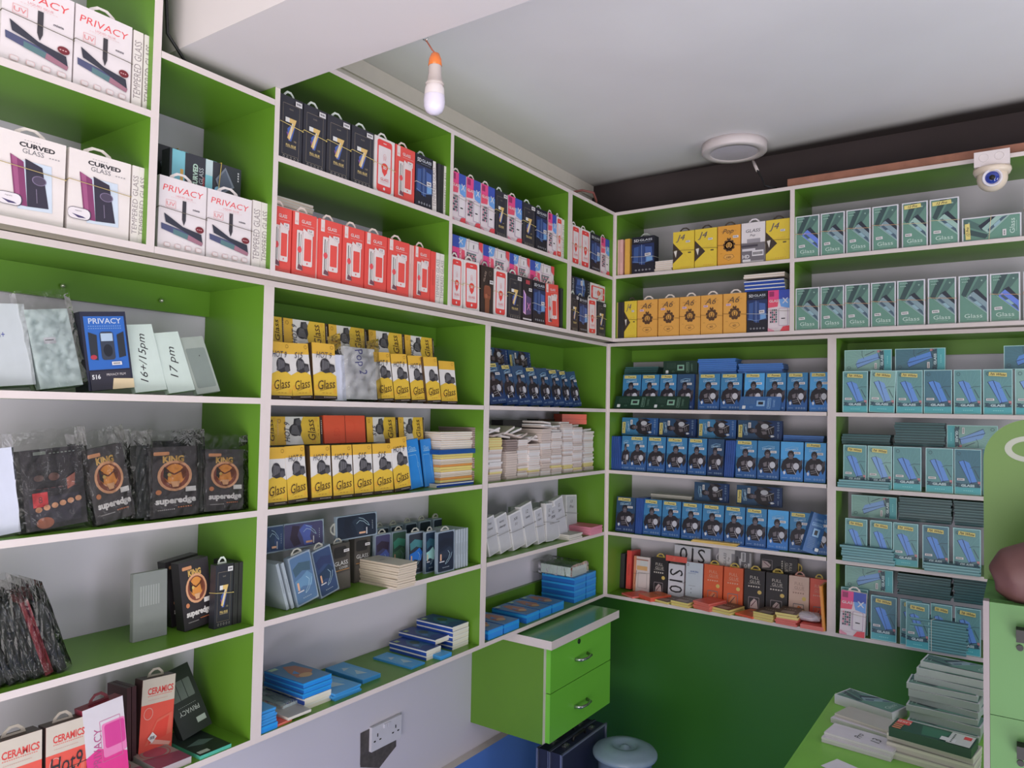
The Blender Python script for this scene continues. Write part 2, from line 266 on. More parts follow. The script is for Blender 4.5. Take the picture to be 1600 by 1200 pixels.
def a_gg(tint):
    def a(f):
        g = (82, 118, 106); d = (46, 66, 68)
        f.r(.05, .025, .95, .975, g); f.poly([(.05, .55), (.36, .975), (.6, .975), (.2, .5)], d); f.poly([(.3, .55), (.7, .975), (.95, .975), (.95, .9), (.55, .6)], (64, 92, 88)); f.poly([(.44, .66), (.62, .72), (.95, .5), (.95, .4), (.5, .55)], (34, 40, 52)); f.poly([(.3, .56), (.5, .66), (.95, .42), (.95, .2), (.3, .52)], tint); f.poly([(.34, .54), (.44, .56), (.9, .32), (.95, .22)], (60, 80, 96)); f.poly([(.5, .44), (.62, .46), (.8, .36), (.7, .34)], (120, 150, 160))
        f.poly([(.05, .62), (.05, .025), (.95, .025), (.95, .18)], (84, 124, 110)); f.line([(.2, .56), (.95, .19)], .012, (150, 180, 174)); f.e(.4, .58, .014, .008, (220, 224, 228)); f.e(.78, .88, .03, .017, (120, 150, 140))
        f.t('Glass', .5, .15, .085, (188, 208, 200), .6, fit=True); f.micro(.28, .72, .075, 9, (150, 178, 166), .008); f.micro(.1, .4, .92, 5, (140, 168, 160), .018); f.micro(.12, .34, .86, 4, (150, 176, 168), .014)
    return a
TAPE = (196, 182, 104)
GGP = (band((186, 140, 100), .56), sticker(.28, .28, .26, .06, rot=4))
kind('gg', .078, .152, .026, (214, 214, 222), a_gg((110, 132, 140)), 'white-edged green Glass carton', GGP)
kind('ggb', .078, .152, .026, (214, 214, 222), a_gg((84, 110, 190)), 'green Glass carton with blue phone', GGP)
kind('ggt', .078, .152, .03, (214, 214, 222), a_gg((128, 158, 150)), 'green Glass carton with tape', (band((186, 170, 130), .52), sticker(.26, .28, .26, .06), sticker(.42, .9, .66, .085, TAPE, 'tape_note', '12 Pro', 3, INK)))
kind('ggd', .078, .152, .014, (206, 208, 212), a_gg((110, 132, 140)), 'green Glass carton', (), side=(140, 150, 148))
kind('ggx', .078, .152, .03, (214, 214, 222), a_gg((110, 132, 140)), 'loose green carton lettered Glass', ())
# generic ape figure on a blue packet
def a_ape(base, lit):
    def a(f):
        k = (30, 26, 34); f.r(0, 0, 1, .22, base); f.r(0, .55, 1, 1, lit); f.poly([(0, .22), (.2, .3), (.6, .24), (1, .34), (1, .55), (0, .55)], tuple(int(v*.8) for v in lit))
        f.poly([(.1, .5), (.3, .6), (.7, .6), (.94, .5), (.98, .34), (.86, .2), (.78, .3), (.66, .17), (.3, .17), (.22, .3), (.1, .22), (.02, .34)], k); f.e(.46, .68, .15, .1, k); f.poly([(.36, .64), (.56, .64), (.54, .56), (.38, .56)], (84, 76, 84)); f.e(.46, .66, .09, .045, (92, 84, 90)); f.r(.39, .67, .53, .685, k)
        f.poly([(.26, .42), (.44, .46), (.44, .34), (.3, .33)], (92, 86, 92)); f.poly([(.5, .46), (.62, .44), (.6, .34), (.5, .34)], (84, 78, 86)); f.e(.7, .38, .13, .085, (160, 160, 168)); f.line([(.5, .36), (.7, .17)], .02, (170, 166, 172)); f.line([(.3, .27), (.6, .3)], .018, (130, 126, 132)); f.line([(.32, .22), (.56, .25)], .018, (130, 126, 132)); f.poly([(.8, .46), (.96, .56), (.98, .46), (.88, .38)], (60, 54, 62)); f.poly([(.14, .24), (.24, .24), (.24, .19), (.19, .15), (.14, .19)], (190, 196, 206))
        f.t('CERAMICS', .5, .8, .05, (168, 200, 222), .66, rot=6, shear=.15, bold=.02); f.line([(.2, .82), (.5, .87), (.8, .86)], .02, (130, 180, 214)); f.micro(.1, .34, .07, 5, (150, 176, 204), .012); icons(f, .075, (150, 176, 204), 4, .5, .88)
    return a
TP = sticker(.42, .93, .66, .085, TAPE, 'tape_note', '11 Promax', 0, INK)
PS = sticker(.74, .72, .28, .06)
for nm, b, l in (('ape', (34, 76, 130), (46, 108, 150)), ('aped', (24, 48, 90), (34, 64, 96)), ('apel', (44, 104, 170), (62, 138, 190))):
    d = {'ape': 'blue', 'aped': 'dark blue', 'apel': 'bright blue'}[nm]
    kind(nm+'t', .078, .142, .012, b, a_ape(b, l), d+' ape packet, taped', (TP, PS), side=(26, 60, 120), obname='screen_protector_packet', cat='packet')
    kind(nm, .078, .142, .012, b, a_ape(b, l), d+' ape packet, untaped', (PS,), side=(26, 60, 120), obname='screen_protector_packet', cat='packet')
def a_back(c, l):
    return lambda f: (f.t('CERAMICS', .5, .84, .045, l, .7, shear=.1), f.r(.12, .68, .88, .76, l), f.r(.15, .69, .85, .75, c), f.micro(.2, .8, .7, 8, l, .03), f.r(.3, .42, .72, .62, tuple(int(v*1.25) for v in l)), f.r(.4, .46, .6, .58, INK), [f.micro(.14, .6, .36-.04*i, 9, tuple(int(v*.75) for v in l), .012) for i in range(7)], f.ring(.8, .3, .05, .03, .012, l), f.rr(.7, .08, .94, .16, (200, 204, 206), .03))
kind('aback', .078, .142, .01, (20, 46, 36), a_back((20, 46, 36), (88, 120, 104)), 'overturned dark green packet', (), obname='screen_protector_packet', cat='packet')
kind('abackb', .078, .142, .01, (44, 84, 134), a_back((44, 84, 134), (120, 156, 190)), 'overturned blue packet', (), obname='screen_protector_packet', cat='packet')
def a_teal(b, ph):
    def a(f):
        f.r(.03, .015, .97, .985, b); lo = (66, 150, 158)
        f.r(.03, .015, .97, .16, lo)
        for i in range(9): f.line([(.55, .55), (.55+.5*math.cos(i*.35), .55+.42*math.sin(i*.35))], .006, tuple(int(v*1.15) for v in b)); f.k -= 1
        f.poly([(.14, .72), (.34, .76), (.84, .28), (.58, .24)], (40, 54, 84)); f.poly([(.17, .72), (.33, .75), (.62, .28), (.58, .25)], ph); f.poly([(.36, .75), (.56, .7), (.84, .29), (.64, .27)], tuple(min(255, int(v*1.12)) for v in ph)); f.line([(.35, .75), (.63, .27)], .01, (40, 54, 84)); f.line([(.58, .58), (.75, .62), (.96, .62)], .014, (52, 66, 80)); f.line([(.74, .56), (.92, .36)], .025, (56, 74, 84)); f.poly([(.86, .3), (.96, .3), (.96, .22), (.88, .22)], (170, 110, 116)); f.ring(.17, .9, .06, .035, .018, (60, 84, 92))
        f.poly([(.04, .17), (.2, .17), (.2, .25), (.04, .25), (.1, .21)], (40, 66, 80)); f.poly([(.8, .17), (.96, .17), (.9, .21), (.96, .25), (.8, .25)], (40, 66, 80)); f.poly([(.15, .155), (.85, .165), (.85, .245), (.15, .235)], (50, 78, 90)); f.t('GLASS', .5, .2, .055, (158, 178, 182), .5, bold=.05, fit=True); f.micro(.34, .72, .08, 5, (130, 196, 196), .014)
    return a
TW = sticker(.5, .885, .62, .085, TAPE, 'tape_note', '7th White', -4, INK); PT = sticker(.24, .33, .28, .05)
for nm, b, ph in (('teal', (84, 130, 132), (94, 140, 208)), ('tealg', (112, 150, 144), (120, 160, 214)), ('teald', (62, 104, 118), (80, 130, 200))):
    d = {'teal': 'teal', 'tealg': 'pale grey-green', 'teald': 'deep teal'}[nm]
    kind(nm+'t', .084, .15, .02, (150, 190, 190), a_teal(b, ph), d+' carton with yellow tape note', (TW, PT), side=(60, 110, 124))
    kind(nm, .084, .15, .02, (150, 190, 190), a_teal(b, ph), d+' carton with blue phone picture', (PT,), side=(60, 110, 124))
def a_yel(hand):
    def a(f):
        y = (222, 182, 34); f.r(0, .42, 1, .8, (208, 204, 202)); f.r(0, 0, 1, .06, (52, 40, 36)); f.r(0, .8, 1, 1, (216, 168, 36)); f.poly([(0, .06), (1, .06), (1, .42), (.7, .5), (.3, .48), (0, .42)], y); f.e(.12, .2, .1, .05, (200, 150, 28)); f.e(.9, .14, .08, .04, (200, 150, 28))
        k = (44, 42, 46)
        f.e(.52, .6, .22, .13, k); f.poly([(.3, .5), (.5, .46), (.95, .5), (.92, .62), (.7, .64), (.4, .72)], k); f.e(.8, .53, .12, .06, (70, 68, 72))
        for i in range(7): f.line([(.36+.05*i, .5+.01*i), (.4+.045*i, .7-.006*i)], .014, (128, 126, 130)); f.k -= 1
        f.ring(.84, .93, .07, .03, .012, (120, 90, 30), 10); f.t('Glass', .52, .26, .16, (66, 46, 26), .76, rot=6, shear=.25, bold=.0, fit=True); f.line([(.2, .14), (.9, .22)], .01, (90, 66, 30)); f.micro(.3, .76, .1, 3, (150, 110, 30), .01); f.micro(.36, .9, .024, 8, (170, 160, 150), .014)
        if hand: f.t(hand, .45, .78, .11, (46, 44, 60), .7, shear=.3)
    return a
for nm, hnd in (('yel', 'HOT 9'), ('yel2', 'S15'), ('yel3', '')):
    kind(nm, .076, .138, .018, (222, 182, 34), a_yel(hnd), 'yellow shaggy lion packet', (), side=(70, 52, 34), obname='screen_protector_packet', cat='packet')
kind('orng', .08, .14, .02, (206, 74, 40), lambda f: (f.t('2.5D', .3, .7, .14, (186, 58, 30), .5), f.ring(.6, .4, .24, .14, .02, (190, 60, 30)), f.r(0, .495, 1, .505, (80, 30, 20))), 'plain orange-red carton', (), cat='box')
kind('blue', .074, .138, .02, (16, 108, 178), lambda f: (f.t('Glass', .5, .82, .09, (150, 196, 224), .7), f.r(.2, .75, .8, .765, (150, 196, 224)), f.line([(.14, .0), (.14, .68), (.72, .68), (.78, .6), (.78, .5)], .02, (120, 180, 220)), f.ring(.8, .46, .06, .05, .02, (120, 180, 220)), f.line([(.8, .4), (.9, .0)], .02, (120, 180, 220))), 'blue carton lettered Glass', (), side=(14, 60, 120))
def fg(num, c, tx, art=(170, 150, 150)):
    kind(num, .074, .142, .022, c, lambda f: (f.t('FULL', .5, .82, .075, tx, .6), f.t('GLUE', .52, .72, .075, tx, .7), f.r(.2, .665, .8, .67, tx), f.micro(.2, .8, .58, 5, tx, .035), f.e(.76, .47, .1, .05, (186, 160, 78)), f.rr(.22, .04, .76, .34, (110, 100, 104), .04), f.rr(.25, .05, .73, .32, c, .04), f.poly([(.3, .06), (.7, .06), (.64, .26), (.5, .3), (.34, .2)], art), f.line([(.36, .1), (.6, .26)], .04, (90, 50, 60))), {'fgb': 'black', 'fgo': 'orange', 'fgp': 'pale pink', 'fgr': 'red-orange'}[num]+' carton lettered full glue', (tab((176, 150, 60) if num != 'fgp' else (170, 120, 110)),), side={'fgb': (30, 26, 30), 'fgo': (200, 76, 36), 'fgp': (190, 120, 110), 'fgr': (170, 40, 30)}[num])
fg('fgb', (36, 31, 34), (176, 168, 160)); fg('fgo', (214, 88, 36), (232, 170, 140), (226, 140, 96)); fg('fgp', (204, 172, 158), (150, 116, 104), (206, 116, 60)); fg('fgr', (196, 70, 48), (226, 150, 130), (220, 110, 80))
def paper(name, c, art, desc, w=.072, h=.142, t=.014, parts=(), side=None): kind(name, w, h, t, c, art, desc, parts, side=side, obname='screen_protector_pack', cat='packet')
paper('s10', (208, 206, 216), lambda f: (f.rr(.06, .04, .94, .96, (180, 178, 188), .1), f.rr(.08, .05, .92, .95, (210, 208, 218), .1), f.t('S10', .5, .5, .42, INK, .7, rot=-90, bold=.0)), 'white pack handwritten S10', parts=(band((60, 56, 60), .5),))
paper('grey1', (166, 174, 184), lambda f: (f.t('AURORA', .5, .76, .045, (50, 80, 140), .72, bold=.03), f.micro(.14, .6, .7, 7, (70, 90, 130), .012), f.ring(.12, .93, .05, .03, .02, INK, 8), f.micro(.2, .6, .38, 6, (80, 84, 90), .01), f.e(.34, .3, .03, .015, (90, 94, 100)), f.e(.34, .2, .03, .015, (90, 94, 100))), 'pale grey pack with blue heading', side=(170, 90, 96))
paper('pad', (200, 186, 186), lambda f: (f.r(.0, .0, .16, 1, (208, 130, 96)), f.r(.2, .62, .85, .74, (196, 150, 96)), f.r(.4, .74, .86, .94, (178, 178, 180)), f.frame(.3, .12, .84, .55, .012, (90, 84, 96)), f.line([(.1, .2), (.2, .6)], .02, INK), f.line([(.02, .5), (1, .56)], .012, (70, 60, 60)), f.r(.16, .9, .9, .93, (150, 90, 70))), 'cream pack with orange edge and pen strokes', w=.08)
def hw(name, s, desc, c=(182, 196, 190), rot=80, size=.34, n2=None, **k):
    paper(name, c, lambda f: (f.t(s, .42 if n2 else .5, .5, size, INK, .8, rot=rot, shear=.2), (f.t(n2, .75, .5, size*.8, INK, .6, rot=rot, shear=.2) if n2 else 0)), desc, **k)
hw('h16', '16+/15pm', 'pale pack handwritten 16+/15pm', w=.085, h=.152, size=.17); hw('h17', '17 pm', 'pale pack handwritten 17 pm', w=.08, h=.142, size=.2)
def flat(n, c, art, desc, w=.076, h=.148, t=.0075, side=None, ob='screen_protector_pack', ends=None, lip=None): kind(n, w, h, t, c, art, desc, (), side=side, obname=ob, cat='packet', ends=ends, lip=lip if lip else tuple(min(235, int(v*1.28+8)) for v in (ends or side or c)))
no = lambda f: None
PHONEC = lambda c1, c2: (lambda f: (f.rr(.08, .05, .92, .95, c2, .08), f.rr(.12, .07, .88, .93, c1, .06), f.poly([(.2, .6), (.5, .72), (.84, .6), (.8, .4), (.4, .44), (.24, .5)], c2), f.line([(.4, .5), (.6, .42), (.7, .3), (.52, .2), (.46, .26)], .02, (150, 190, 220))))
flat('fteal', (62, 92, 96), PHONEC((60, 88, 98), (84, 120, 124)), 'thin teal packet', side=(74, 116, 120), t=.0085)
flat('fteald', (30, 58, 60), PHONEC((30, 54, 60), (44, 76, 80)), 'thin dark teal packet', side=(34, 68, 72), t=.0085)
flat('fblue', (40, 84, 150), PHONEC((40, 84, 150), (70, 120, 170)), 'thin blue packet', side=(50, 96, 160), t=.007)
flat('fpink', (190, 86, 110), lambda f: f.micro(.2, .8, .5, 6, (220, 150, 160), .1), 'thin pink packet', side=(206, 120, 140), t=.006)
flat('fcream', (196, 172, 160), no, 'thin cream packet', side=(206, 190, 176), t=.007)
flat('fgrey', (150, 148, 142), no, 'thin grey card sleeve', side=(172, 168, 160), t=.0065)
flat('fkraft', (176, 170, 160), lambda f: (f.micro(.3, .6, .6, 4, (110, 106, 104), .05),), 'creased grey-brown paper sleeve', side=(168, 156, 140), t=.006)
flat('fred', (196, 74, 62), lambda f: (f.t('Full', .5, .6, .12, (226, 140, 120), .6),), 'thin coral packet', side=(204, 96, 84), t=.007)
flat('forng', (214, 104, 56), lambda f: (f.t('A15', .5, .6, .14, (90, 60, 60), .6, shear=.3),), 'thin orange packet', side=(190, 70, 46), t=.008)
flat('fbrown', (84, 66, 58), lambda f: (f.rr(.2, .1, .8, .4, (140, 124, 116), .04), f.micro(.2, .8, .6, 5, (170, 160, 140), .06)), 'brown packet with cream edge', side=(198, 172, 96), t=.009)
flat('fnavy', (24, 50, 112), lambda f: (f.poly([(.1, .2), (.5, .3), (.9, .15), (.9, .6), (.6, .8), (.2, .6)], (34, 84, 120)), f.e(.6, .55, .2, .12, (40, 66, 50)), f.e(.3, .4, .14, .08, (70, 110, 160)), f.r(.06, .82, .3, .92, (130, 150, 100))), 'navy blue boxed pack', side=(24, 60, 140), t=.0145, h=.15, w=.08, ends=(190, 186, 172))
flat('fsky', (60, 138, 190), lambda f: (f.poly([(.1, .2), (.5, .4), (.9, .3), (.8, .7), (.3, .8)], (90, 160, 204)), f.poly([(.3, .3), (.6, .5), (.7, .2)], (170, 200, 216)), f.poly([(.2, .6), (.4, .75), (.6, .65)], (180, 204, 220))), 'sky blue booklet pack', side=(40, 120, 180), t=.006, h=.15, w=.085)
flat('fbrn', (60, 110, 150), lambda f: (f.poly([(.2, .3), (.5, .2), (.9, .4), (.8, .8), (.5, .9), (.3, .6)], (150, 96, 72)), f.e(.5, .3, .2, .1, (176, 140, 96)), f.poly([(.3, .5), (.5, .6), (.45, .4)], (60, 120, 180)), f.r(.05, .85, .3, .95, (150, 180, 150))), 'blue brown-picture pack', side=(14, 84, 160), t=.012, h=.15, w=.085, ends=(16, 120, 200))
flat('fwht', (196, 192, 202), lambda f: (f.t('13', .5, .3, .14, INK, .5, shear=.2), f.t('Pro', .5, .55, .1, INK, .5, shear=.3)), 'white sleeve with handwriting', side=(176, 172, 178), t=.012, w=.07)
flat('endp', (186, 172, 166), no, 'pale packet end', w=.07, h=.15, t=.0072, side=(202, 188, 184), ob='cardboard_sleeve'); flat('endb', (150, 136, 130), no, 'greyish packet end', w=.07, h=.15, t=.0072, side=(166, 152, 146), ob='cardboard_sleeve'); flat('endw', (200, 196, 198), no, 'white packet end', w=.07, h=.15, t=.0072, side=(216, 210, 212), ob='cardboard_sleeve'); flat('endk', (92, 80, 78), no, 'brown packet end', w=.07, h=.15, t=.0072, side=(110, 96, 92), ob='cardboard_sleeve'); flat('endy', (196, 170, 110), no, 'yellowish packet end', w=.07, h=.15, t=.0072, side=(204, 180, 116), ob='cardboard_sleeve')  # whole thin packets, laid with their short ends to the front
# side-on cartons: only the narrow side shows
def spine(n, c, desc, txt=None, t=.016, dep=.078, h=.15):
    kind(n, t, h, dep, c, (lambda f: f.t(txt, .5, .5, .08, (120, 110, 112), .75, rot=90)) if txt else (lambda f: f.r(.3, .35, .7, .65, tuple(int(v*.9) for v in c))), desc, (), cat='box')
spine('spw', (206, 198, 194), 'white carton turned side-on', 'TEMPERED GLASS'); spine('spk', (40, 38, 42), 'black carton turned side-on'); spine('spp', (196, 150, 144), 'pink carton turned side-on'); spine('spy', (216, 164, 58), 'orange carton turned side-on'); spine('spo', (150, 136, 60), 'olive carton turned side-on'); spine('spb', (30, 64, 128), 'blue packet turned edge-on', t=.006, h=.14); spine('spr', (196, 60, 54), 'red carton turned side-on'); spine('spt', (54, 96, 106), 'teal carton turned side-on'); spine('spc', (140, 150, 158), 'clear case turned edge-on', t=.006, h=.135); spine('spd', (56, 24, 30), 'dark maroon carton turned side-on')
# phone case packs (clear sleeve)
def case(n, c1, c2, c3, desc):
    kind(n, .066, .14, .008, (120, 134, 148), lambda f: (f.rr(.05, .03, .95, .97, c1, .08), f.poly([(.1, .75), (.4, .84), (.9, .78), (.85, .6), (.5, .66), (.15, .58)], c2), f.poly([(.1, .5), (.4, .54), (.7, .62), (.9, .5), (.8, .3), (.4, .36), (.1, .3)], c3), f.line([(.6, .52), (.72, .44), (.66, .34), (.52, .26), (.46, .2), (.6, .24), (.78, .36), (.84, .46)], .016, (170, 200, 214)), f.rr(.16, .3, .24, .46, (196, 150, 120), .02), f.r(.12, .26, .4, .285, (170, 170, 176)), f.micro(.3, .7, .12, 5, (150, 160, 170), .012)), desc, (tab((150, 150, 142)),), obname='phone_case_pack', cat='phone case')
case('cblue', (70, 98, 130), (56, 80, 96), (84, 120, 150), 'blue phone case in clear sleeve'); case('cnavy', (44, 62, 96), (40, 50, 84), (34, 52, 76), 'navy phone case in clear sleeve'); case('cpurp', (64, 62, 96), (50, 40, 58), (70, 84, 150), 'purple phone case in clear sleeve'); case('cgrn', (54, 82, 70), (60, 130, 110), (70, 110, 84), 'green phone case in clear sleeve'); case('ccyan', (40, 44, 54), (56, 110, 116), (24, 96, 176), 'black phone case with bright blue glow'); case('cdark', (26, 34, 50), (24, 30, 44), (34, 44, 60), 'dark phone case pack'); case('cmint', (28, 44, 64), (40, 80, 96), (130, 180, 176), 'dark phone case with mint glow')
kind('gcov', .066, .14, .02, (62, 58, 54), lambda f: (f.t('GLASS', .5, .58, .09, (190, 190, 190), .9), f.t('COVER', .62, .48, .05, (176, 176, 176), .6), f.r(.1, .42, .95, .435, (150, 104, 50)), f.rr(.1, .7, .8, .94, (34, 32, 32), .1), f.r(.05, .03, .95, .38, (74, 70, 66))), 'black sleeve lettered glass cover', (tab((150, 150, 142)), sticker(.76, .84, .3, .06)), obname='phone_case_pack', cat='phone case')
def a_king(f):
    f.rr(.1, .88, .42, .93, (176, 120, 80), .02); f.t('KING', .5, .82, .1, (176, 140, 70), .62, bold=.05); f.e(.52, .58, .36, .22, (186, 136, 100)); f.e(.52, .58, .3, .185, (110, 58, 44)); f.e(.52, .6, .22, .15, (186, 120, 46)); f.poly([(.3, .72), (.4, .66), (.36, .52), (.28, .58)], (40, 34, 34)); f.poly([(.74, .72), (.64, .66), (.68, .52), (.76, .58)], (96, 50, 32)); f.e(.4, .6, .04, .025, (206, 176, 90)); f.poly([(.42, .5), (.62, .5), (.58, .42), (.46, .42)], (196, 150, 110)); f.line([(.34, .66), (.5, .6), (.7, .66)], .03, (80, 40, 26)); f.e(.17, .36, .06, .035, (176, 110, 70)); f.t('superedge', .52, .22, .12, (206, 202, 200), .84, bold=.05, fit=True); f.micro(.14, .5, .1, 9, (150, 146, 146), .014); f.micro(.55, .86, .12, 6, (196, 110, 60), .014); f.r(.72, .34, .94, .41, (190, 188, 186))
def a_kback(f):
    f.r(.08, .06, .9, .4, (54, 50, 60)); f.r(.14, .28, .38, .46, (190, 54, 60)); f.t('8', .26, .37, .08, (90, 60, 60), .12); [f.e(.22+.13*i, .25+.015*i, .055, .035, (206, 148, 110), 12) for i in range(6)]; f.e(.3, .08, .14, .07, (150, 88, 66)); f.e(.26, .64, .08, .04, (90, 70, 66)); f.e(.5, .64, .09, .05, (100, 70, 64)); f.r(.2, .93, .4, .97, (110, 116, 110)); f.micro(.45, .9, .93, 7, (110, 116, 110), .014); f.poly([(.7, .6), (.85, .66), (.82, .5), (.7, .46)], (150, 90, 76)); f.micro(.2, .9, .5, 6, (110, 60, 60), .006)
def polythene():
    m = bpy.data.materials.get('clear_polythene')
    if m: return m
    m = bpy.data.materials.new('clear_polythene'); m.use_nodes = True; nt = m.node_tree; nt.nodes.clear()
    out = nt.nodes.new('ShaderNodeOutputMaterial'); mx = nt.nodes.new('ShaderNodeMixShader'); tr = nt.nodes.new('ShaderNodeBsdfTransparent'); gl = nt.nodes.new('ShaderNodeBsdfGlossy'); fr = nt.nodes.new('ShaderNodeFresnel'); bp = nt.nodes.new('ShaderNodeBump'); ns = nt.nodes.new('ShaderNodeTexNoise'); tc = nt.nodes.new('ShaderNodeTexCoord')
    tr.inputs[0].default_value = (.93, .93, .92, 1); gl.inputs['Roughness'].default_value = .10; fr.inputs['IOR'].default_value = 1.4; bp.inputs['Strength'].default_value = .6; bp.inputs['Distance'].default_value = .012; ns.inputs['Scale'].default_value = 26; ns.inputs['Detail'].default_value = 3; ns.inputs['Distortion'].default_value = 1.5
    nt.links.new(tc.outputs['Object'], ns.inputs['Vector']); nt.links.new(ns.outputs['Fac'], bp.inputs['Height'])
    for q in (gl, fr): nt.links.new(bp.outputs[0], q.inputs['Normal'])
    nt.links.new(fr.outputs[0], mx.inputs[0]); nt.links.new(tr.outputs[0], mx.inputs[1]); nt.links.new(gl.outputs[0], mx.inputs[2]); nt.links.new(mx.outputs[0], out.inputs[0]); return m
def bag(q, w, h, t):                                  # crinkled clear polythene sleeve
    m = polythene(); random.seed(int(w*1e4)); n = 9; mm = 12
    GG = []
    for side, yy in ((-1, -.006), (1, t+.004)):
        GG.append(None); G = [[((i/n-.5)*(w+.022)+random.uniform(-.002, .002), yy+random.uniform(-.0022, .0022)*(1 if 0 < i < n else 0)+(-side*.004 if i in (0, n) else 0), j/mm*(h+.035)-.001*(j > 0)+(random.uniform(-.003, .004) if j == mm else 0)) for i in range(n+1)] for j in range(mm+1)]
        GG[-1] = G
        if len(GG) == 2:
            A, B = GG
            for j in range(mm):
                for i in (0, n): q.face([A[j][i], B[j][i], B[j+1][i], A[j+1][i]], m)
            for i in range(n): q.face([A[0][i], A[0][i+1], B[0][i+1], B[0][i]], m)
        for j in range(mm):
            for i in range(n): q.face([G[j][i], G[j][i+1], G[j+1][i+1]], m); q.face([G[j][i], G[j+1][i+1], G[j+1][i]], m)
BAG = ('plastic_bag', bag)
kind('king', .098, .145, .03, (58, 54, 56), a_king, 'black bagged box with round tiger badge', (BAG,), side=(30, 28, 30)); kind('kingn', .098, .145, .03, (40, 36, 40), a_king, 'black unbagged box with round tiger badge', (), side=(24, 22, 24)); kind('kback', .115, .145, .04, (46, 42, 46), a_kback, 'black bagged box with red square', (BAG,), side=(30, 28, 30)); kind('kedge', .02, .145, .09, (34, 36, 36), no, 'black bagged box edge-on', (BAG,)); kind('kedger', .018, .15, .09, (132, 28, 44), no, 'dark red bagged box edge-on', (BAG,)); kind('kblk', .05, .15, .03, (26, 25, 27), no, 'plain black box')
kind('gbag', .09, .148, .02, (170, 184, 184), lambda f: f.rr(.3, .56, .58, .64, (206, 204, 210), .01) and f.micro(.34, .54, .6, 5, INK, .014), 'grey-green pack in clear bag', (BAG,), obname='screen_protector_pack', cat='packet'); kind('wbag', .09, .148, .02, (176, 176, 180), lambda f: (f.t('Pop 2', .5, .72, .2, (60, 60, 120), .8, rot=-80), f.rr(.3, .4, .6, .5, (206, 204, 210), .02)), 'white handwritten pack in thick clear bag', (BAG,), obname='screen_protector_pack', cat='packet'); kind('gpad', .11, .148, .03, (160, 166, 170), lambda f: (f.t('s+', .3, .86, .07, (60, 66, 130), .3), f.t('1+', .36, .74, .07, (60, 66, 130), .3), f.t('3+', .42, .62, .08, (60, 66, 130), .3)), 'wide grey pack with blue handwriting', (), obname='screen_protector_pack', cat='packet'); kind('gplain', .085, .13, .012, (138, 146, 140), lambda f: (f.rr(.1, .1, .92, .8, (112, 122, 118), .06), f.e(.6, .66, .02, .012, INK)), 'plain grey-green pack', (), obname='screen_protector_pack', cat='packet'); kind('wplain', .075, .15, .02, (176, 180, 196), no, 'plain bluish white pack', (), obname='screen_protector_pack', cat='packet'); kind('dgbag', .06, .15, .012, (110, 114, 112), lambda f: f.micro(.2, .8, .5, 8, (130, 134, 132), .3), 'dusty grey bagged pack with cut corners', (), obname='screen_protector_pack', cat='packet')
for nm, s1, s2 in (('p1', '7mp', '7mmy'), ('p2', '4amp', '14mmp'), ('p3', 'XR', '11'), ('p4', '12', '1amp'), ('p5', 'XS', '11pro'), ('p6', '12', '2pro'), ('p7', 'XS', 'mx'), ('p8', '12', '7pro'), ('p9', '13', 'Pro')):
    kind(nm, .066, .142, .014, (204, 202, 204), (lambda a, b: lambda f: (f.rr(.1, .02, .95, .96, (160, 160, 166), .08), f.t(a, .5, .82, .08, INK, .7, shear=.3), f.t(b, .5, .68, .08, INK, .7, shear=.3)))(s1, s2), 'white sleeve handwritten '+s1+' '+s2, (band((110, 108, 104), .5),), obname='screen_protector_pack', cat='packet')
def a_cer(f):
    r1 = (196, 56, 44); f.r(0, 0, 1, .66, (200, 70, 56)); f.r(0, .66, 1, 1, (170, 160, 148)); f.t('CERAMICS', .56, .83, .09, (178, 50, 46), .78, bold=.03, fit=True); f.micro(.18, .92, .76, 16, (186, 96, 86), .012); f.micro(.2, .8, .71, 14, (176, 120, 110), .006); f.ring(.22, .54, .13, .075, .02, (214, 150, 140)); f.poly([(.15, .12), (.5, .44), (.95, .5), (.95, .22)], (208, 92, 74)); f.poly([(.25, .14), (.5, .4), (.86, .46), (.8, .2)], r1); f.poly([(.3, .14), (.4, .19), (.95, .1), (.9, .06)], (214, 150, 138))
CERP = (tab((150, 140, 130)), sticker(.36, .22, .2, .1, rot=45))
kind('cer', .08, .152, .03, (196, 62, 50), a_cer, 'red carton lettered ceramics', CERP, side=(60, 40, 40)); kind('cerh', .08, .152, .03, (196, 62, 50), lambda f: (a_cer(f), f.t('Hot9', .5, .52, .2, INK, .8, shear=.1), f.line([(0, .43), (1, .47)], .014, INK)), 'red carton lettered ceramics, handwritten Hot9', (CERP[0],), side=(60, 40, 40))
kind('ppink', .082, .155, .03, (186, 36, 116), lambda f: (f.poly([(0, .44), (.3, .5), (1, .34), (1, 1), (0, 1)], (176, 170, 176)), f.rr(.42, .36, 1, .76, (204, 110, 160), .06), f.rr(.48, .46, .98, .74, (176, 44, 120), .06), f.t('PRIVACY', .28, .5, .1, (150, 60, 110), .46, rot=84), f.frame(.38, .32, .88, .8, .012, (170, 90, 130)), f.micro(.2, .3, .04, 2, (220, 180, 200), .02)), 'magenta and white carton lettered privacy', (tab((80, 20, 30)),), side=(120, 24, 50))
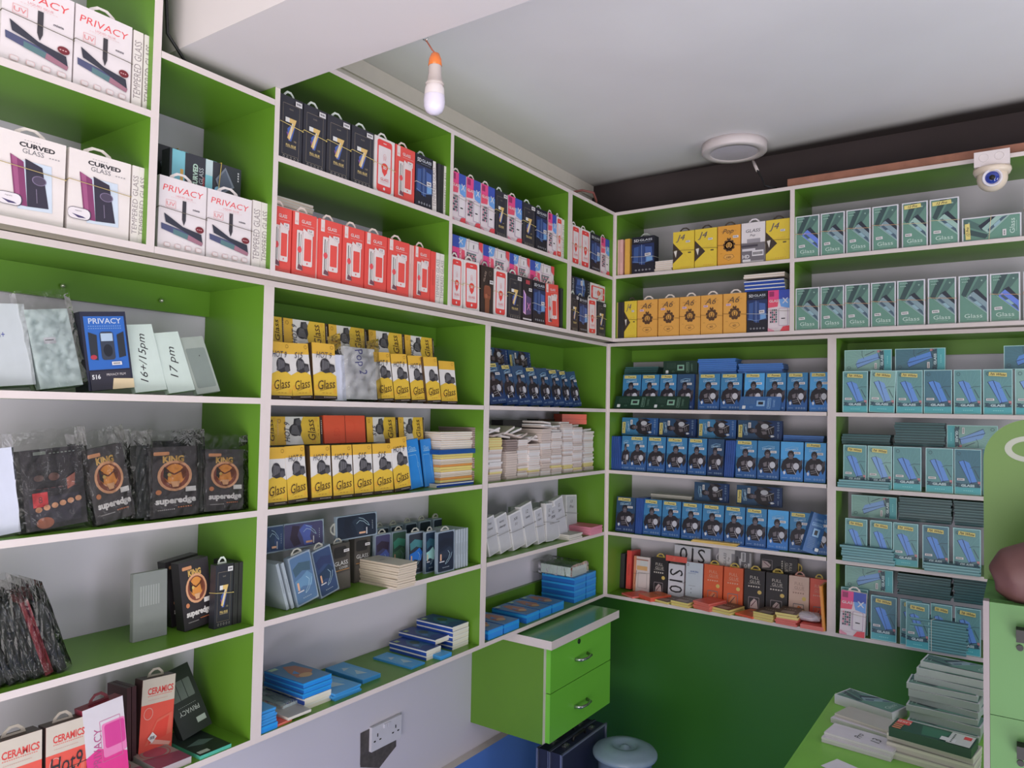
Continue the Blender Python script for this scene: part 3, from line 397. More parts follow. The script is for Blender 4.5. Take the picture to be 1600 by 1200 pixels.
kind('pblue', .094, .152, .05, (28, 30, 50), lambda f: (f.r(.06, .26, .95, .94, (30, 84, 158)), f.t('PRIVACY', .52, .88, .07, (186, 196, 214), .72, bold=.01, fit=True), [f.micro(.14, .88, .81-.03*i, 15, (110, 140, 180), .008) for i in range(2)], f.poly([(.12, .4), (.28, .38), (.3, .7), (.12, .74)], (34, 38, 46)), f.poly([(.74, .4), (.9, .42), (.9, .74), (.74, .7)], (34, 38, 46)), f.rr(.36, .38, .66, .74, (44, 50, 64), .06), f.e(.51, .5, .1, .08, (20, 24, 34)), f.r(.38, .62, .64, .72, (140, 160, 180)), f.e(.18, .42, .07, .03, (150, 40, 56)), f.r(.05, .0, .95, .24, (40, 38, 50)), f.t('PRIVACY FILM', .62, .19, .03, (176, 170, 170), .6), f.t('516', .18, .17, .06, (206, 206, 210), .2, bold=.03), f.poly([(.5, 0), (1, 0), (1, .12), (.55, .14)], (206, 186, 150))), 'dark box with blue panel lettered privacy', (sticker(.66, .33, .22, .045),), side=(24, 26, 38))
kind('pblack', .08, .15, .02, (28, 32, 32), lambda f: (f.rr(.14, .52, .86, .8, (80, 88, 84), .03), f.line([(.38, .52), (.38, .8)], .02, (30, 34, 34)), f.line([(.62, .52), (.62, .8)], .02, (30, 34, 34)), f.t('PRIVACY', .5, .34, .07, (150, 156, 152), .66, rot=180), f.micro(.2, .8, .42, 10, (110, 116, 112), .008), f.r(.6, .12, .9, .2, (140, 150, 144))), 'black carton lettered privacy, upside down', (), obname='screen_protector_box')
kind('oval', .1, .15, .014, (120, 56, 80), lambda f: (f.poly([(0, .4), (1, .3), (1, 1), (0, 1)], (130, 116, 114)), f.ring(.5, .5, .4, .2, .02, (150, 40, 66)), f.e(.5, .5, .32, .15, (150, 60, 84)), f.t('CERAMICS', .5, .84, .06, (90, 60, 60), .7), f.t('Hot 8', .55, .72, .06, INK, .5, shear=.3)), 'grey and plum carton with oval design', (), side=(150, 140, 144)); kind('blkflat', .1, .15, .008, (26, 34, 34), lambda f: (f.poly([(.1, .4), (.6, .5), (.9, .36), (.5, .3)], (70, 90, 88)), f.rr(.06, .05, .4, .14, (150, 160, 154), .02), f.e(.7, .8, .06, .03, (90, 50, 50))), 'black carton with green edge', (), side=(60, 150, 130))
# ------------------------------------------------------------------ placing
def ray_on(px, py, axis, val):
    v = CD + CR*((px-800)/F_PX) - CU*((py-600)/F_PX); i = 'xyz'.index(axis); return CAM + v*((val-CAM[i])/v[i])
def s_of(u, side, face, z):                     # position along a shelf front that is seen at image column u
    k = (u-800)/F_PX; q = CR-k*CD
    if side == 'L': return CAM.y-((face-CAM.x)*q.x+(z-CAM.z)*q.z)/q.y
    return CAM.x-((face-CAM.y)*q.y+(z-CAM.z)*q.z)/q.x
ORD = ['first', 'second', 'third', 'fourth', 'fifth', 'sixth', 'seventh', 'eighth', 'ninth', 'tenth', 'eleventh', 'twelfth', 'thirteenth', 'fourteenth', 'fifteenth', 'sixteenth', 'seventeenth', 'eighteenth', 'nineteenth', 'twentieth']
def nth(i): return ORD[i] if i < 20 else 'twenty-'+ORD[i-20]
def place(kn, side, s, face, z, R=Matrix.Identity(3), scl=(1, 1, 1), fit=False, label='', group=None, zfix=True):
    k = K[kn]; S = Matrix.Diagonal(Vector(scl)); A = (R.to_3x3() @ S)
    cs = [A @ Vector((x, y, zz)) for x in (-k['w']/2, k['w']/2) for y in (0, k['t']) for zz in (0, k['h'])]
    lo = [min(c[i] for c in cs) for i in range(3)]; hi = [max(c[i] for c in cs) for i in range(3)]
    off = Vector((-(lo[0]+hi[0])/2 if fit else 0, -lo[1] if fit else 0, -lo[2] if (zfix or fit) else 0))
    Z = Matrix.Rotation(math.pi/2 if side == 'L' else 0, 3, 'Z')
    base = Vector((face, s, z)) if side == 'L' else Vector((s, face, z))
    loc = base + Z @ off
    if len(k['parts']) == 1:
        o = link(k['ob'], k['parts'][0][1])
    else:
        o = link(k['ob'], None)
        for nm, me in k['parts']: link(nm, me, o)
    o.location = loc; o.rotation_mode = 'XYZ'; o.rotation_euler = (Z @ R.to_3x3()).to_euler('XYZ'); o.scale = scl
    tag(o, label, k['cat'], group); return o, hi[2]-lo[2]
def RX(d): return Matrix.Rotation(math.radians(d), 3, 'X')
def RY(d): return Matrix.Rotation(math.radians(d), 3, 'Y')
def RZ(d): return Matrix.Rotation(math.radians(d), 3, 'Z')
def row(side, face, z, items, where, tilt=0, roll=0, sy=1.0, sz=1.0, laid=False):
    """upright (or laid on the long side) cartons side by side; items: kind, left column, right column, options"""
    z += Z0; n = len(items); g = 'cartons '+where
    for i, it in enumerate(items):
        kn, a, b = it[:3]; op = it[3] if len(it) > 3 else {}
        f = face+op.get('df', 0)*(1 if side == 'L' else -1); zz = z+op.get('dz', 0)
        sa, sb = s_of(a, side, f, zz), s_of(b, side, f, zz); wdt = abs(sb-sa)*.985; k = K[kn]; tl = op.get('tilt', tilt); rl = op.get('roll', roll)
        w = op.get('desc', k['desc']); pos = 'leftmost' if i == 0 else 'rightmost' if i == n-1 else nth(i)+' from left'
        if n == 1: pos = ''
        lb = (w+(', '+pos+' ' if pos else ' ')+where)
        if laid or op.get('laid'):
            sg = op.get('sg', -1); R = RX(-tl) @ RY(90*sg+rl)
            sc_ = min(1.25, max(.6, wdt/k['h'])); place(kn, side, (sa+sb)/2, f, zz, R, (op.get('sz', sz), op.get('sy', sy), sc_), True, lb, g)
        else:
            R = RX(-tl) @ RY(rl); sc_ = min(1.35, max(.5, wdt/k['w']))
            ya = op.get('yaw', 0)
            if ya: R = RZ(ya) @ R
            place(kn, side, (sa+sb)/2, f, zz, R, (sc_, op.get('sy', sy), op.get('sz', sz)), False, lb, g)
def stack(side, face, z, kn, a, b, n, where, yaw=0, end=False, jit=.003, scl=1.0, ts=1.0, what='stack', sg=1, ln=1.0):
    """flat packets lying one on another; end=True shows the short end to the front"""
    z += Z0; k = K[kn if isinstance(kn, str) else kn[0]]; sa, sb = s_of(a, side, face, z), s_of(b, side, face, z); wdt = abs(sb-sa)*.98
    R0 = (Matrix.Identity(3) if end else RZ(90*sg)) @ RX(-90); rnd = random.Random(int(a*7+z*900+n)); zz = z
    ks = (wdt/k['w']) if end else (wdt/k['h']); ks = min(1.3, max(.6, ks)) if not yaw else scl
    for i in range(n):
        kk = kn[(i*7+i//3) % len(kn)] if isinstance(kn, (list, tuple)) else kn
        R = RZ(yaw+rnd.uniform(-1, 1)*jit*500) @ R0
        lb = K[kk]['desc']+' '+(('topmost of the '+what+' ' if i == n-1 else 'bottom of the '+what+' ' if i == 0 else nth(n-1-i)+' from top ') if n > 1 else 'lying ')+where
        sc3 = (ks, ts, ln) if end else (1, ts, ks)
        o, h = place(kk, side, (sa+sb)/2+rnd.uniform(-jit, jit), face+(rnd.uniform(-jit, 0) if side == 'L' else rnd.uniform(0, jit)), zz, R, sc3, True, lb, 'thin packets '+where)
        zz += h+.0005
    return zz-Z0
# ------------------------------------------------------------------ room
WALL = mat((196, 190, 204), 0.75, 1.45, name='lilac_white_wall_paint', noise=0.05, scale=2.5)
mb = MB(); mb.box(-.325, -.225, -3.6, .325, 0, 1.8+Z0, WALL); struct('wall_left', mb)
mb = MB(); mb.box(-.225, 3.2, .225, .325, 0, 1.8+Z0, WALL); struct('wall_back', mb)
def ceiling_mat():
    m = bpy.data.materials.new('ceiling_paint_shade_band'); m.use_nodes = True; nt = m.node_tree; b = nt.nodes['Principled BSDF']; b.inputs['Roughness'].default_value = .7
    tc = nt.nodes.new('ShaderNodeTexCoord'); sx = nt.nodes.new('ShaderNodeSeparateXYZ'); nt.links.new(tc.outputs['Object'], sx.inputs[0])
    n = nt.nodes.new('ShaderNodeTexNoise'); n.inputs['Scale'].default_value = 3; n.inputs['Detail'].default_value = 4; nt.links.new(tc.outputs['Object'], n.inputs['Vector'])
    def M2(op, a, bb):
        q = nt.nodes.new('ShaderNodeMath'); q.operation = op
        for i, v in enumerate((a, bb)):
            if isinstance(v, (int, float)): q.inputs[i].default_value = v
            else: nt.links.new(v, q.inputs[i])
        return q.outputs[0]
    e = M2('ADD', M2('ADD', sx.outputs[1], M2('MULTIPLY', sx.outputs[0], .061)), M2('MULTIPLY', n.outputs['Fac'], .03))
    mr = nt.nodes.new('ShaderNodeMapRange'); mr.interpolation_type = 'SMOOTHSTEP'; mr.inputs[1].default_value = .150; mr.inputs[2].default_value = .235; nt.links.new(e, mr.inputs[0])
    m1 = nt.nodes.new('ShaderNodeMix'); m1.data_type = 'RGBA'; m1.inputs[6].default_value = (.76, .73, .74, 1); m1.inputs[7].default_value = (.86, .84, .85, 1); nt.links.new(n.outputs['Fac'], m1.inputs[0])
    m2 = nt.nodes.new('ShaderNodeMix'); m2.data_type = 'RGBA'; nt.links.new(mr.outputs[0], m2.inputs[0]); nt.links.new(m1.outputs[2], m2.inputs[6]); m2.inputs[7].default_value = (.055, .042, .044, 1)  # dark mix paints the shade along the back edge into the ceiling colour
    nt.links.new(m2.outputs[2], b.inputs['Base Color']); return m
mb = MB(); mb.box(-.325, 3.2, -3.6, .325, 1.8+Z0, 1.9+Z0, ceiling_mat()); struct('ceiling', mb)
FLOOR = mat((96, 146, 236), 0.3, 1.7, name='blue_floor_paint', noise=0.08, scale=2)
mb = MB(); mb.box(-.325, 3.2, -3.6, .325, -.08, 0, FLOOR); struct('floor', mb)
mb = MB(); mb.box(-.225, -.19, -3.4, .225, 0, -.47+Z0, FLOOR, {'+z': WHITE_EDGE}); struct('baseboard_left', mb)
mb = MB(); mb.box(-.188, 3.2, .2, .225, 0, -.001+Z0, DGREEN); struct('baseboard_back', mb)          # green panelling below the back shelves
mb = MB(); mb.box(-.2, 3.2, .21, .225, 1.6+Z0, 1.8+Z0, mat((62, 52, 54), .8, 1.1, name='painted_shade_brown', noise=.25, scale=5)); struct('trim_1', mb)  # dark brown board stands in for the shade above the back shelves
BEAM = mat((196, 188, 188), 0.7, 1.15, name='beam_paint', noise=0.04, scale=3)
mb = MB(); mb.box(-.225, 3.2, -1.956, -1.7226, 1.48+Z0, 1.8+Z0, BEAM); struct('trim_2', mb)
mb = MB(); cm = mat((216, 208, 198), .6, 1.45, name='cornice_plaster', noise=.05)
for (x, z0, z1) in ((-.205, 1.6, 1.70), (-.212, 1.70, 1.725), (-.198, 1.725, 1.745), (-.19, 1.745, 1.799)): mb.box(-.225, x, -1.722, .205, z0+Z0, z1+Z0, cm)
for i in range(96):
    y = -1.70+i*.0197; mb.tube([(-.203, y, 1.652+Z0), (-.198, y+.012, 1.662+Z0), (-.203, y+.022, 1.676+Z0)], [.002, .0055, .002], cm, 6)
struct('trim_3', mb)
# ------------------------------------------------------------------ shelving units
def holder(side, face, s0, z, name, label, cat='shelf', group=None):
    return thing(name, label, cat, (face, s0, z+Z0) if side == 'L' else (s0, face, z+Z0), group, (0, 0, math.pi/2) if side == 'L' else None)
def panel(par, name, x0, x1, y0, y1, z0, z1, under=None, front=WHITE_EDGE):
    q = MB(); ms = {'-y': front}
    if under: ms['-z'] = under
    q.box(x0, x1, y0, y1, z0, z1, GREEN, ms); return link(name, q.mesh(name), par)
def unit(side, face, s0, s1, z0, z1, depth, shelves, label, tp=.0145, th=.0136, rails=(), top=True, left=True, right=True, dividers=(), under=None, tl=None, lz=None):
    o = holder(side, face, s0, z0, 'shelving_unit', label, group='green laminate shelving units'); W = s1-s0; H = z1-z0
    d = depth-.001
    panel(o, 'bottom_panel', 0, W, 0, d, 0, .0132, under)
    if top: panel(o, 'top_panel', 0 if not lz else tp, W, 0, d, H-th, H)
    if left: panel(o, 'side_panel', 0, tl or tp, 0, d, .0132, (lz or (H-th))-.0001)
    if right: panel(o, 'side_panel', W-tp, W, 0, d, .0132, H-th)
    for (a, b) in dividers: panel(o, 'divider_panel', a-s0, b-s0, 0, d, .0132, H-th)
    for (a, b, zt) in shelves: panel(o, 'shelf_board', a-s0, b-s0, 0, d, zt-z0-.0135, zt-z0)
    for (a, b, za, zb) in rails: panel(o, 'back_rail', a-s0, b-s0, d-.016, d, za-z0, zb-z0, front=GREEN)
    return o
unit('L', 0, -3.2, -1.7034, 0, 1.05, .225, [(-3.186, -1.7165, .7785), (-3.186, -1.7165, .5237), (-3.186, -1.7165, .2656)], 'green shelving unit at far left with bagged black boxes', tp=.0131, rails=[(-3.186, -1.7165, .975, 1.036)])
unit('L', 0, -1.7034, -.8492, 0, 1.05, .225, [(-1.688, -.8626, .7761), (-1.688, -.8626, .5232), (-1.688, -.8626, .2701)], 'green shelving unit holding yellow lion packets and phone cases', tp=.0154, rails=[(-1.688, -.8626, .975, 1.036)])
unit('L', 0, -.8492, 0, 0, 1.05, .225, [(-.8334, -.0145, .7763), (-.8334, -.0145, .5229), (-.8334, -.0145, .2683)], 'green corner shelving unit crammed with pale packet ends', tp=.0145, rails=[(-.8334, -.0145, .94, 1.036), (-.8334, -.0145, .0135, .065)])
unit('B', 0, 0, .8754, 0, 1.05, .225, [(.0118, .8611, .7768), (.0118, .8611, .5231), (.0118, .8611, .2693)], 'green shelving unit on back wall full of blue ape packets', tp=.0118, rails=[(.0118, .8611, .985, 1.036)])
unit('B', 0, .8754, 2.1, 0, 1.05, .225, [(.8922, 2.09, .7758), (.8922, 2.09, .5175), (.8922, 2.09, .2657)], 'green shelving unit on back wall full of teal cartons', tp=.0168, rails=[(.8922, 2.083, .985, 1.036)])
UND = mat((140, 130, 112), .6, 1.2, name='raw_board_underside')
unit('L', .0457, -3.2, -2.0055, 1.052, 1.70, .2707, [(-3.19, -2.022, 1.3255)], 'high green shelving unit at far left with large white cartons', tp=.0165, under=UND)
o = unit('L', .0457, -2.0050, -1.7371, 1.052, 1.45, .2707, [], 'low-topped high green cabinet squeezed under the ceiling beam', left=False, right=False, under=UND)
unit('L', .0457, -1.7369, -.4115, 1.052, 1.5876, .2707, [(-1.7233, -1.1147, 1.327), (-1.10, -.4268, 1.3225)], 'high green shelving unit with red cartons below black ones', tp=.0150, tl=.0136, dividers=[(-1.1147, -1.10)], under=UND, lz=.4275)
unit('L', .0457, -.4112, -.0428, 1.052, 1.5876, .2707, [(-.3957, -.0591, 1.3183)], 'narrow high green shelving unit beside the room corner', tp=.0158, under=UND)
unit('B', -.0426, .0458, 2.1, 1.052, 1.5876, .2676, [(.0538, .7441, 1.3247), (.7599, 2.09, 1.3245)], 'high green shelving unit along back wall under the camera', tp=.008, dividers=[(.7441, .7599)], under=UND)
for (px, py) in ((96, 447), (250, 470)):
    p = ray_on(px, py, 'x', -.207); q = MB(); st = mat((210, 212, 200), .2, 1.2, metal=.8, name='bright_steel')
    q.lathe([(0, .012), (.0035, .011), (.0045, .007), (.0045, .003), (.002, .003), (.002, -.001)], st, 12)
    o = link('screw', q.mesh('screw', True), None, tuple(p), (0, math.pi/2, 0)); tag(o, 'bright screw head on green back rail, '+('left one' if px < 200 else 'right one')+' above packs', 'screw', 'screws in the left back rail')
# ------------------------------------------------------------------ stock: high left units
XU = .030
row('L', XU, 1.3255, [('pliq', -2, 112), ('pliq', 113, 203), ('spw', 205, 220), ('spw', 222, 238)], 'on the top left shelf above curved glass')
row('L', XU, 1.0652, [('curv', -8, 99), ('curv', 103, 201), ('spw', 203, 214), ('spw', 214, 225)], 'on the far-left high shelf below privacy cartons')
row('L', XU, 1.0652, [('pliq', 245, 320, {'sz': .97}), ('pliq', 321, 391, {'sz': .97}), ('spw', 392, 406), ('spw', 406, 418)], 'in the cabinet under the beam')
row('L', -.03, 1.218, [('dcurv', 263, 376, {'sg': -1, 'desc': 'dark carton lettered curved glass'})], 'laid sideways on white privacy cartons under the beam', laid=True)
row('L', -.09, 1.218, [('dcurv', 236, 340, {'sz': 1.3, 'sg': 1, 'desc': 'second dark holographic carton'})], 'behind the curved glass carton under the beam', laid=True)
row('L', XU, 1.327, [('seven', 434.7, 471), ('seven', 472, 508), ('seven', 509, 546), ('seven', 547.5, 582), ('w5d', 583.5, 615), ('r6d', 616, 647), ('n5d', 648, 675), ('spw', 675.5, 682, {'roll': -3}), ('spk', 683, 687.5), ('spk', 688, 692), ('spw', 692.5, 697.5)], 'on the highest shelf left of centre')
row('L', XU, 1.0652, [('r6d', 421, 453.5, {'dz': 0}), ('r6d', 455, 492.5), ('spp', 493, 495.5, {'df': -.004}), ('r6d', 496, 532.5), ('r6d', 533.5, 567.5), ('r6d', 568.5, 603), ('r6d', 604, 638), ('spp', 638.5, 641.5), ('spp', 642, 645), ('r6d', 645.5, 671), ('spr', 671.5, 679.5), ('spw', 680, 686), ('spw', 686.5, 693), ('spw', 693.5, 700)], 'in the long coral row')
stack('L', -.03, 1.219, 'fcream', 428, 491, 6, 'on the coral cartons at left', scl=1)
row('L', XU, 1.3225, [('gx', 704, 726.5), ('gx', 727.5, 749.5), ('gx', 750.5, 772), ('seven', 773, 791.5), ('gx', 792.5, 814.5), ('seven', 815.5, 835.5), ('n5d', 836.5, 854.5), ('gx', 855.5, 868.5), ('w5d', 869, 877.5), ('spw', 878, 882), ('spw', 882.5, 885.5), ('spk', 885.7, 887.7)], 'on the high shelf right of centre')
row('L', XU, 1.0652, [('w5d', 703, 722), ('w5d', 724, 749, {'roll': -2}), ('fist', 750.5, 770), ('w5d', 771, 791.5), ('seven', 792.5, 814.5), ('bx', 815.5, 831), ('n5d', 832, 851.5), ('r6d', 853, 873.5, {'roll': -4}), ('spk', 875.5, 878.5), ('spk', 879, 882.5)], 'below the sideways pink cartons')
row('L', .012, 1.219, [('gx', 706, 753), ('gx', 754, 794.5), ('gx', 795.5, 826.5), ('gx', 827.5, 865)], 'laid sideways in the upper pink row', laid=True, sz=.95)
row('L', XU, 1.3183, [('w5d', 892.5, 905.5), ('w5d', 906.5, 921.5), ('n5d', 922.5, 937.5), ('gx', 938.5, 951.5)], 'on the top corner shelf')
row('L', XU, 1.0652, [('seven', 892, 903), ('n5d', 904, 917.5), ('w5d', 918.5, 932, {'roll': -2}), ('seven', 933, 946)], 'on lower shelf of the corner unit', sz=.93)
row('L', .012, 1.209, [('n5d', 892, 921.5), ('w5d', 922.5, 945.5)], 'laid sideways in the corner unit', laid=True, sz=.95)
# ------------------------------------------------------------------ stock: high back unit
YU = -.030
row('B', YU, 1.3247, [('spp', 962.5, 967.5), ('spp', 968, 973, {'desc': 'second pink carton turned side-on'}), ('spy', 973.5, 986), ('n5d', 986.8, 1022, {'sy': 1.6})], 'on the top back shelf by the corner')
row('B', YU, 1.3247, [('yj4', 1051, 1084.5), ('yj4', 1085.2, 1120), ('lion10', 1121, 1157), ('hd', 1158, 1195.5), ('yj4', 1196.3, 1234)], 'in yellow group on top back shelf')
stack('B', YU, 1.3247, 'fcream', 1022.5, 1050.5, 6, 'between navy and yellow cartons', scl=.7, end=True)
row('B', YU, 1.0652, [('spo', 959, 965), ('spk', 965.3, 969.5), ('spk', 969.8, 974.5), ('yj4', 975, 994.5), ('lion', 995.3, 1027), ('lion', 1028, 1061), ('lion', 1061.6, 1094), ('lion', 1094.6, 1128.8), ('lion', 1129.6, 1166), ('n5d', 1166.8, 1199), ('gx', 1199.6, 1234)], 'in the orange lion row')
stack('B', -.028, 1.219, 'fnavy', 1162, 1226, 3, 'above the navy and pink cartons', ts=.9); stack('B', -.03, 1.2685, 'fcream', 1161, 1226, 2, 'on top of the navy pile')
row('B', YU, 1.3245, [('ggb', 1242.5, 1280.5), ('gg', 1282, 1320), ('gg', 1322, 1360.5), ('gg', 1362.5, 1404), ('ggt', 1409, 1450), ('ggt', 1452.5, 1499)], 'on top back shelf left of camera')
row('B', YU, 1.3245, [('ggt', 1502.5, 1597, {'sg': -1, 'desc': 'green Glass carton with yellow tape'})], 'laid sideways under the dome camera', laid=True)
row('B', YU, 1.3245, [('gg', 1600, 1646)], 'right of the dome camera')
row('B', YU, 1.0652, [('gg', 1242.5, 1280.5), ('gg', 1281.5, 1319), ('gg', 1320, 1359), ('gg', 1360.5, 1400), ('gg', 1401.5, 1446), ('gg', 1449.5, 1494.5), ('ggx', 1497.5, 1545), ('ggb', 1546.5, 1595), ('gg', 1599, 1648)], 'in the lower green Glass row')
# ------------------------------------------------------------------ stock: far-left lower unit
row('L', -.035, .7785, [('gpad', -20, 57, {'roll': -6}), ('gbag', 62, 131, {'roll': -9}), ('pblue', 138, 210, {'roll': -7, 'tilt': 4}), ('h16', 211, 262, {'roll': -8, 'tilt': 14, 'sz': .93}), ('h17', 263, 306, {'roll': -10, 'tilt': 16, 'sz': .93}), ('gplain', 307, 345, {'roll': -10, 'tilt': 18})], 'on the grey pack shelf', tilt=10)
row('L', -.03, .5237, [('wplain', -22, 33, {'roll': -6}), ('kback', 40, 138, {'roll': -5}), ('king', 150, 213, {'roll': -11}), ('kedge', 213, 229), ('king', 234, 311, {'roll': -1}), ('kedge', 311, 316), ('king', 318, 380, {'roll': 2, 'sz': .93, 'desc': 'black bagged tiger badge box'})], 'on the bagged box shelf', tilt=5)
row('L', -.14, .5237, [('kblk', 208, 236), ('kblk', 236, 272), ('kblk', 272, 312), ('kblk', 344, 372)], 'behind the bagged tiger boxes', sz=1.03)
row('L', -.03, .2656, [('kedge', -12, 10, {'roll': -20}), ('kedge', 14, 31, {'roll': -21}), ('kedge', 33, 51, {'roll': -21}), ('kedge', 53, 70, {'roll': -20}), ('kedger', 71, 84, {'roll': -19}), ('kedge', 90, 105, {'roll': -20})], 'leaning among dark bagged boxes at lower left', sz=.98)
row('L', -.09, .2656, [('dgbag', 207, 261, {'sz': .93, 'tilt': 3})], 'standing alone before the bare wall')
row('L', -.075, .2656, [('kingn', 268, 320, {'roll': -7, 'df': -.05}), ('kingn', 288, 334, {'roll': -6, 'sz': 1.02})], 'leaning on third shelf', tilt=3)
row('L', -.045, .2656, [('seven', 334, 362, {'desc': 'black carton with gold seven'}), ('spk', 363, 370), ('spk', 371, 377), ('spk', 378, 384), ('spk', 385, 391)], 'bundled beside the green end panel', sz=.92)
row('L', -.03, .0132, [('cer', -14, 65, {'sy': 1.2}), ('cerh', 70, 135), ('ppink', 139, 203, {'roll': -5, 'sz': 1.05})], 'in the bottom left row', tilt=4)
row('L', -.10, .0132, [('spd', 198, 205), ('spd', 206, 213), ('cer', 215, 268, {'roll': 4, 'sz': 1.02}), ('pblack', 284, 333, {'roll': -10, 'tilt': 26})], 'at the back of the bottom left shelf', tilt=4)
stack('L', -.006, .0132, 'oval', 247, 300, 1, 'on bottom left shelf', end=True, jit=.001, yaw=0); stack('L', -.003, .0132, 'blkflat', 312, 362, 1, 'at the end of bottom left shelf', end=True, jit=.001)
stack('L', -.003, .0132, 'oval', 178, 238, 1, 'at the very bottom edge of the photo', end=True, jit=.001)
# ------------------------------------------------------------------ stock: yellow packet unit
row('L', -.028, .7761, [('yel', 424, 457), ('yel2', 457.5, 489, {'roll': -3}), ('yel', 491, 527, {'sy': 2.2, 'sz': 1.04}), ('wplain', 528, 538.5, {'sz': .8}), ('wbag', 541, 590, {'sy': 2.2, 'sz': .96}), ('yel', 590.5, 616, {'roll': -3}), ('yel', 617, 642, {'roll': -3}), ('yel', 643.5, 667, {'roll': -3}), ('yel3', 668, 689.5, {'roll': -3, 'df': .01}), ('yel3', 690, 715, {'roll': -1, 'sz': .96})], 'in the front yellow row', tilt=7)
row('L', -.095, .912, [('yel3', 402, 442), ('yel', 443.5, 513), ('yel2', 514.5, 574), ('yel2', 577, 632.5), ('yel', 633.5, 679)], 'laid sideways in the upper yellow row', laid=True, tilt=6, sz=.92)
row('L', -.032, .5232, [('yel3', 416, 449), ('yel', 450, 481, {'roll': -2, 'sy': 1.6}), ('yel', 487, 519, {'sy': 1.5}), ('yel', 521, 553), ('yel2', 554, 584), ('yel2', 585, 615), ('yel', 617, 642.5, {'roll': -4, 'sz': 1.1}), ('blue', 640, 662, {'roll': -6, 'sz': 1.04, 'df': -.01}), ('blue', 663.5, 680, {'roll': -4, 'sz': 1.04, 'df': -.03})], 'in the second yellow row', tilt=6)
row('L', -.1, .662, [('yel3', 398, 429), ('yel', 431, 505), ('orng', 506.5, 572), ('yel2', 573.5, 622), ('yel', 623.5, 664)], 'laid in the row with the orange carton', laid=True, tilt=6, sz=.94)
flat('fbrown2', (150, 100, 50), no, 'orange-brown packet', side=(176, 116, 50), t=.009)
z = stack('L', -.028, .5232, 'fnavy', 684, 741, 1, 'under the cream packet pile', ts=.8)
z = stack('L', -.04, z, ['fbrown', 'fcream', 'fkraft', 'fbrown2'], 688, 739, 13, 'beside the blue cartons', ts=.8, jit=.002, what='pile'); z = stack('L', -.03, z, 'blue', 688, 746, 1, 'across the cream packet pile', ts=.7); z = stack('L', -.04, z, 'fcream', 689, 741, 8, 'above the lying blue carton', ts=.9, what='pile')
z = stack('L', -.032, .5232, 'endk', 741.5, 752.5, 16, 'by the divider', end=True, ts=.9, jit=.0015, what='pile'); stack('L', -.032, z, 'endk', 741.5, 752.5, 10, 'above the white strip', end=True, ts=.9, jit=.0015, what='pile')
row('L', -.03, .2701, [('spc', 447, 453, {'roll': -17}), ('spc', 455, 461, {'roll': -17}), ('cblue', 464, 499, {'roll': -12, 'tilt': 5, 'sy': 2}), ('cnavy', 501, 531, {'roll': -13, 'tilt': 5, 'df': -.02, 'sy': 2}), ('gcov', 520, 548, {'roll': -3, 'df': -.05}), ('gcov', 553, 578, {'df': -.085}), ('cpurp', 585, 610, {'df': -.085}), ('cgrn', 611.5, 635, {'df': -.085}), ('ccyan', 637, 662.5, {'df': -.03}), ('cmint', 664, 681, {'df': -.01}), ('cdark', 682.5, 710, {'df': .02}), ('spc', 712, 715, {'df': .02}), ('spc', 716, 719, {'df': .02}), ('spc', 720, 723, {'df': .02}), ('spc', 724, 727, {'df': .02}), ('spc', 728, 731, {'df': .02})], 'on the phone case shelf', tilt=1, sz=.88, sy=1.2)
row('L', -.165, .2701, [('cdark', 588, 606), ('cdark', 609, 628), ('cdark', 632, 650), ('cdark', 654, 672), ('cdark', 676, 694)], 'in the row behind bright phone cases', sz=.93, sy=4)
row('L', -.10, .398, [('cnavy', 405, 440), ('cpurp', 442, 507), ('cdark', 525, 590)], 'laid high behind the phone cases', laid=True, tilt=4)
stack('L', .034, .2701, 'fkraft', 622, 651, 10, 'on the phone case shelf edge', end=True, jit=.004, ts=1.0)
z = stack('L', -.03, .0132, 'fnavy', 476, 518, 2, 'under the brown-picture packs', end=True, jit=.002); stack('L', -.03, z, 'fbrn', 473, 518, 3, 'on the bottom shelf at left', end=True, jit=.003)
stack('L', -.012, .0132, 'fsky', 524, 566, 3, 'right of the tall blue pile', end=True, jit=.005); stack('L', -.045, .0132, 'fsky', 568, 596, 2, 'further right of the tall blue pile', end=True, jit=.003)
z = stack('L', -.004, .0132, 'fbrn', 408, 432, 1, 'beside the left upright', end=True, ts=1.3); stack('L', -.006, z, 'fsky', 408, 427, 5, 'beside the left upright', end=True)
z = stack('L', -.006, .0132, 'fred', 438, 452, 1, 'under the grey card', end=True, ts=.8); stack('L', -.003, z, 'fgrey', 452, 488, 1, 'near the front edge', end=True)
stack('L', -.055, .0132, 'gbag', 440, 470, 1, 'against the blue pile', end=True)
stack('L', -.02, .0132, 'fsky', 642, 664, 1, 'alone in mid shelf', end=True)
z = stack('L', -.035, .0132, 'fnavy', 666, 689, 2, 'mid bottom shelf', end=True, jit=.001); stack('L', -.05, z, 'fnavy', 680, 702, 1, 'slid back on the navy pile', end=True)
stack('L', -.035, .0132, 'fnavy', 707, 732, 5, 'against the right divider', end=True, jit=.001, ts=.95); stack('L', -.004, .0132, 'fsky', 690, 706, 1, 'bent before the navy piles', end=True, ts=2)
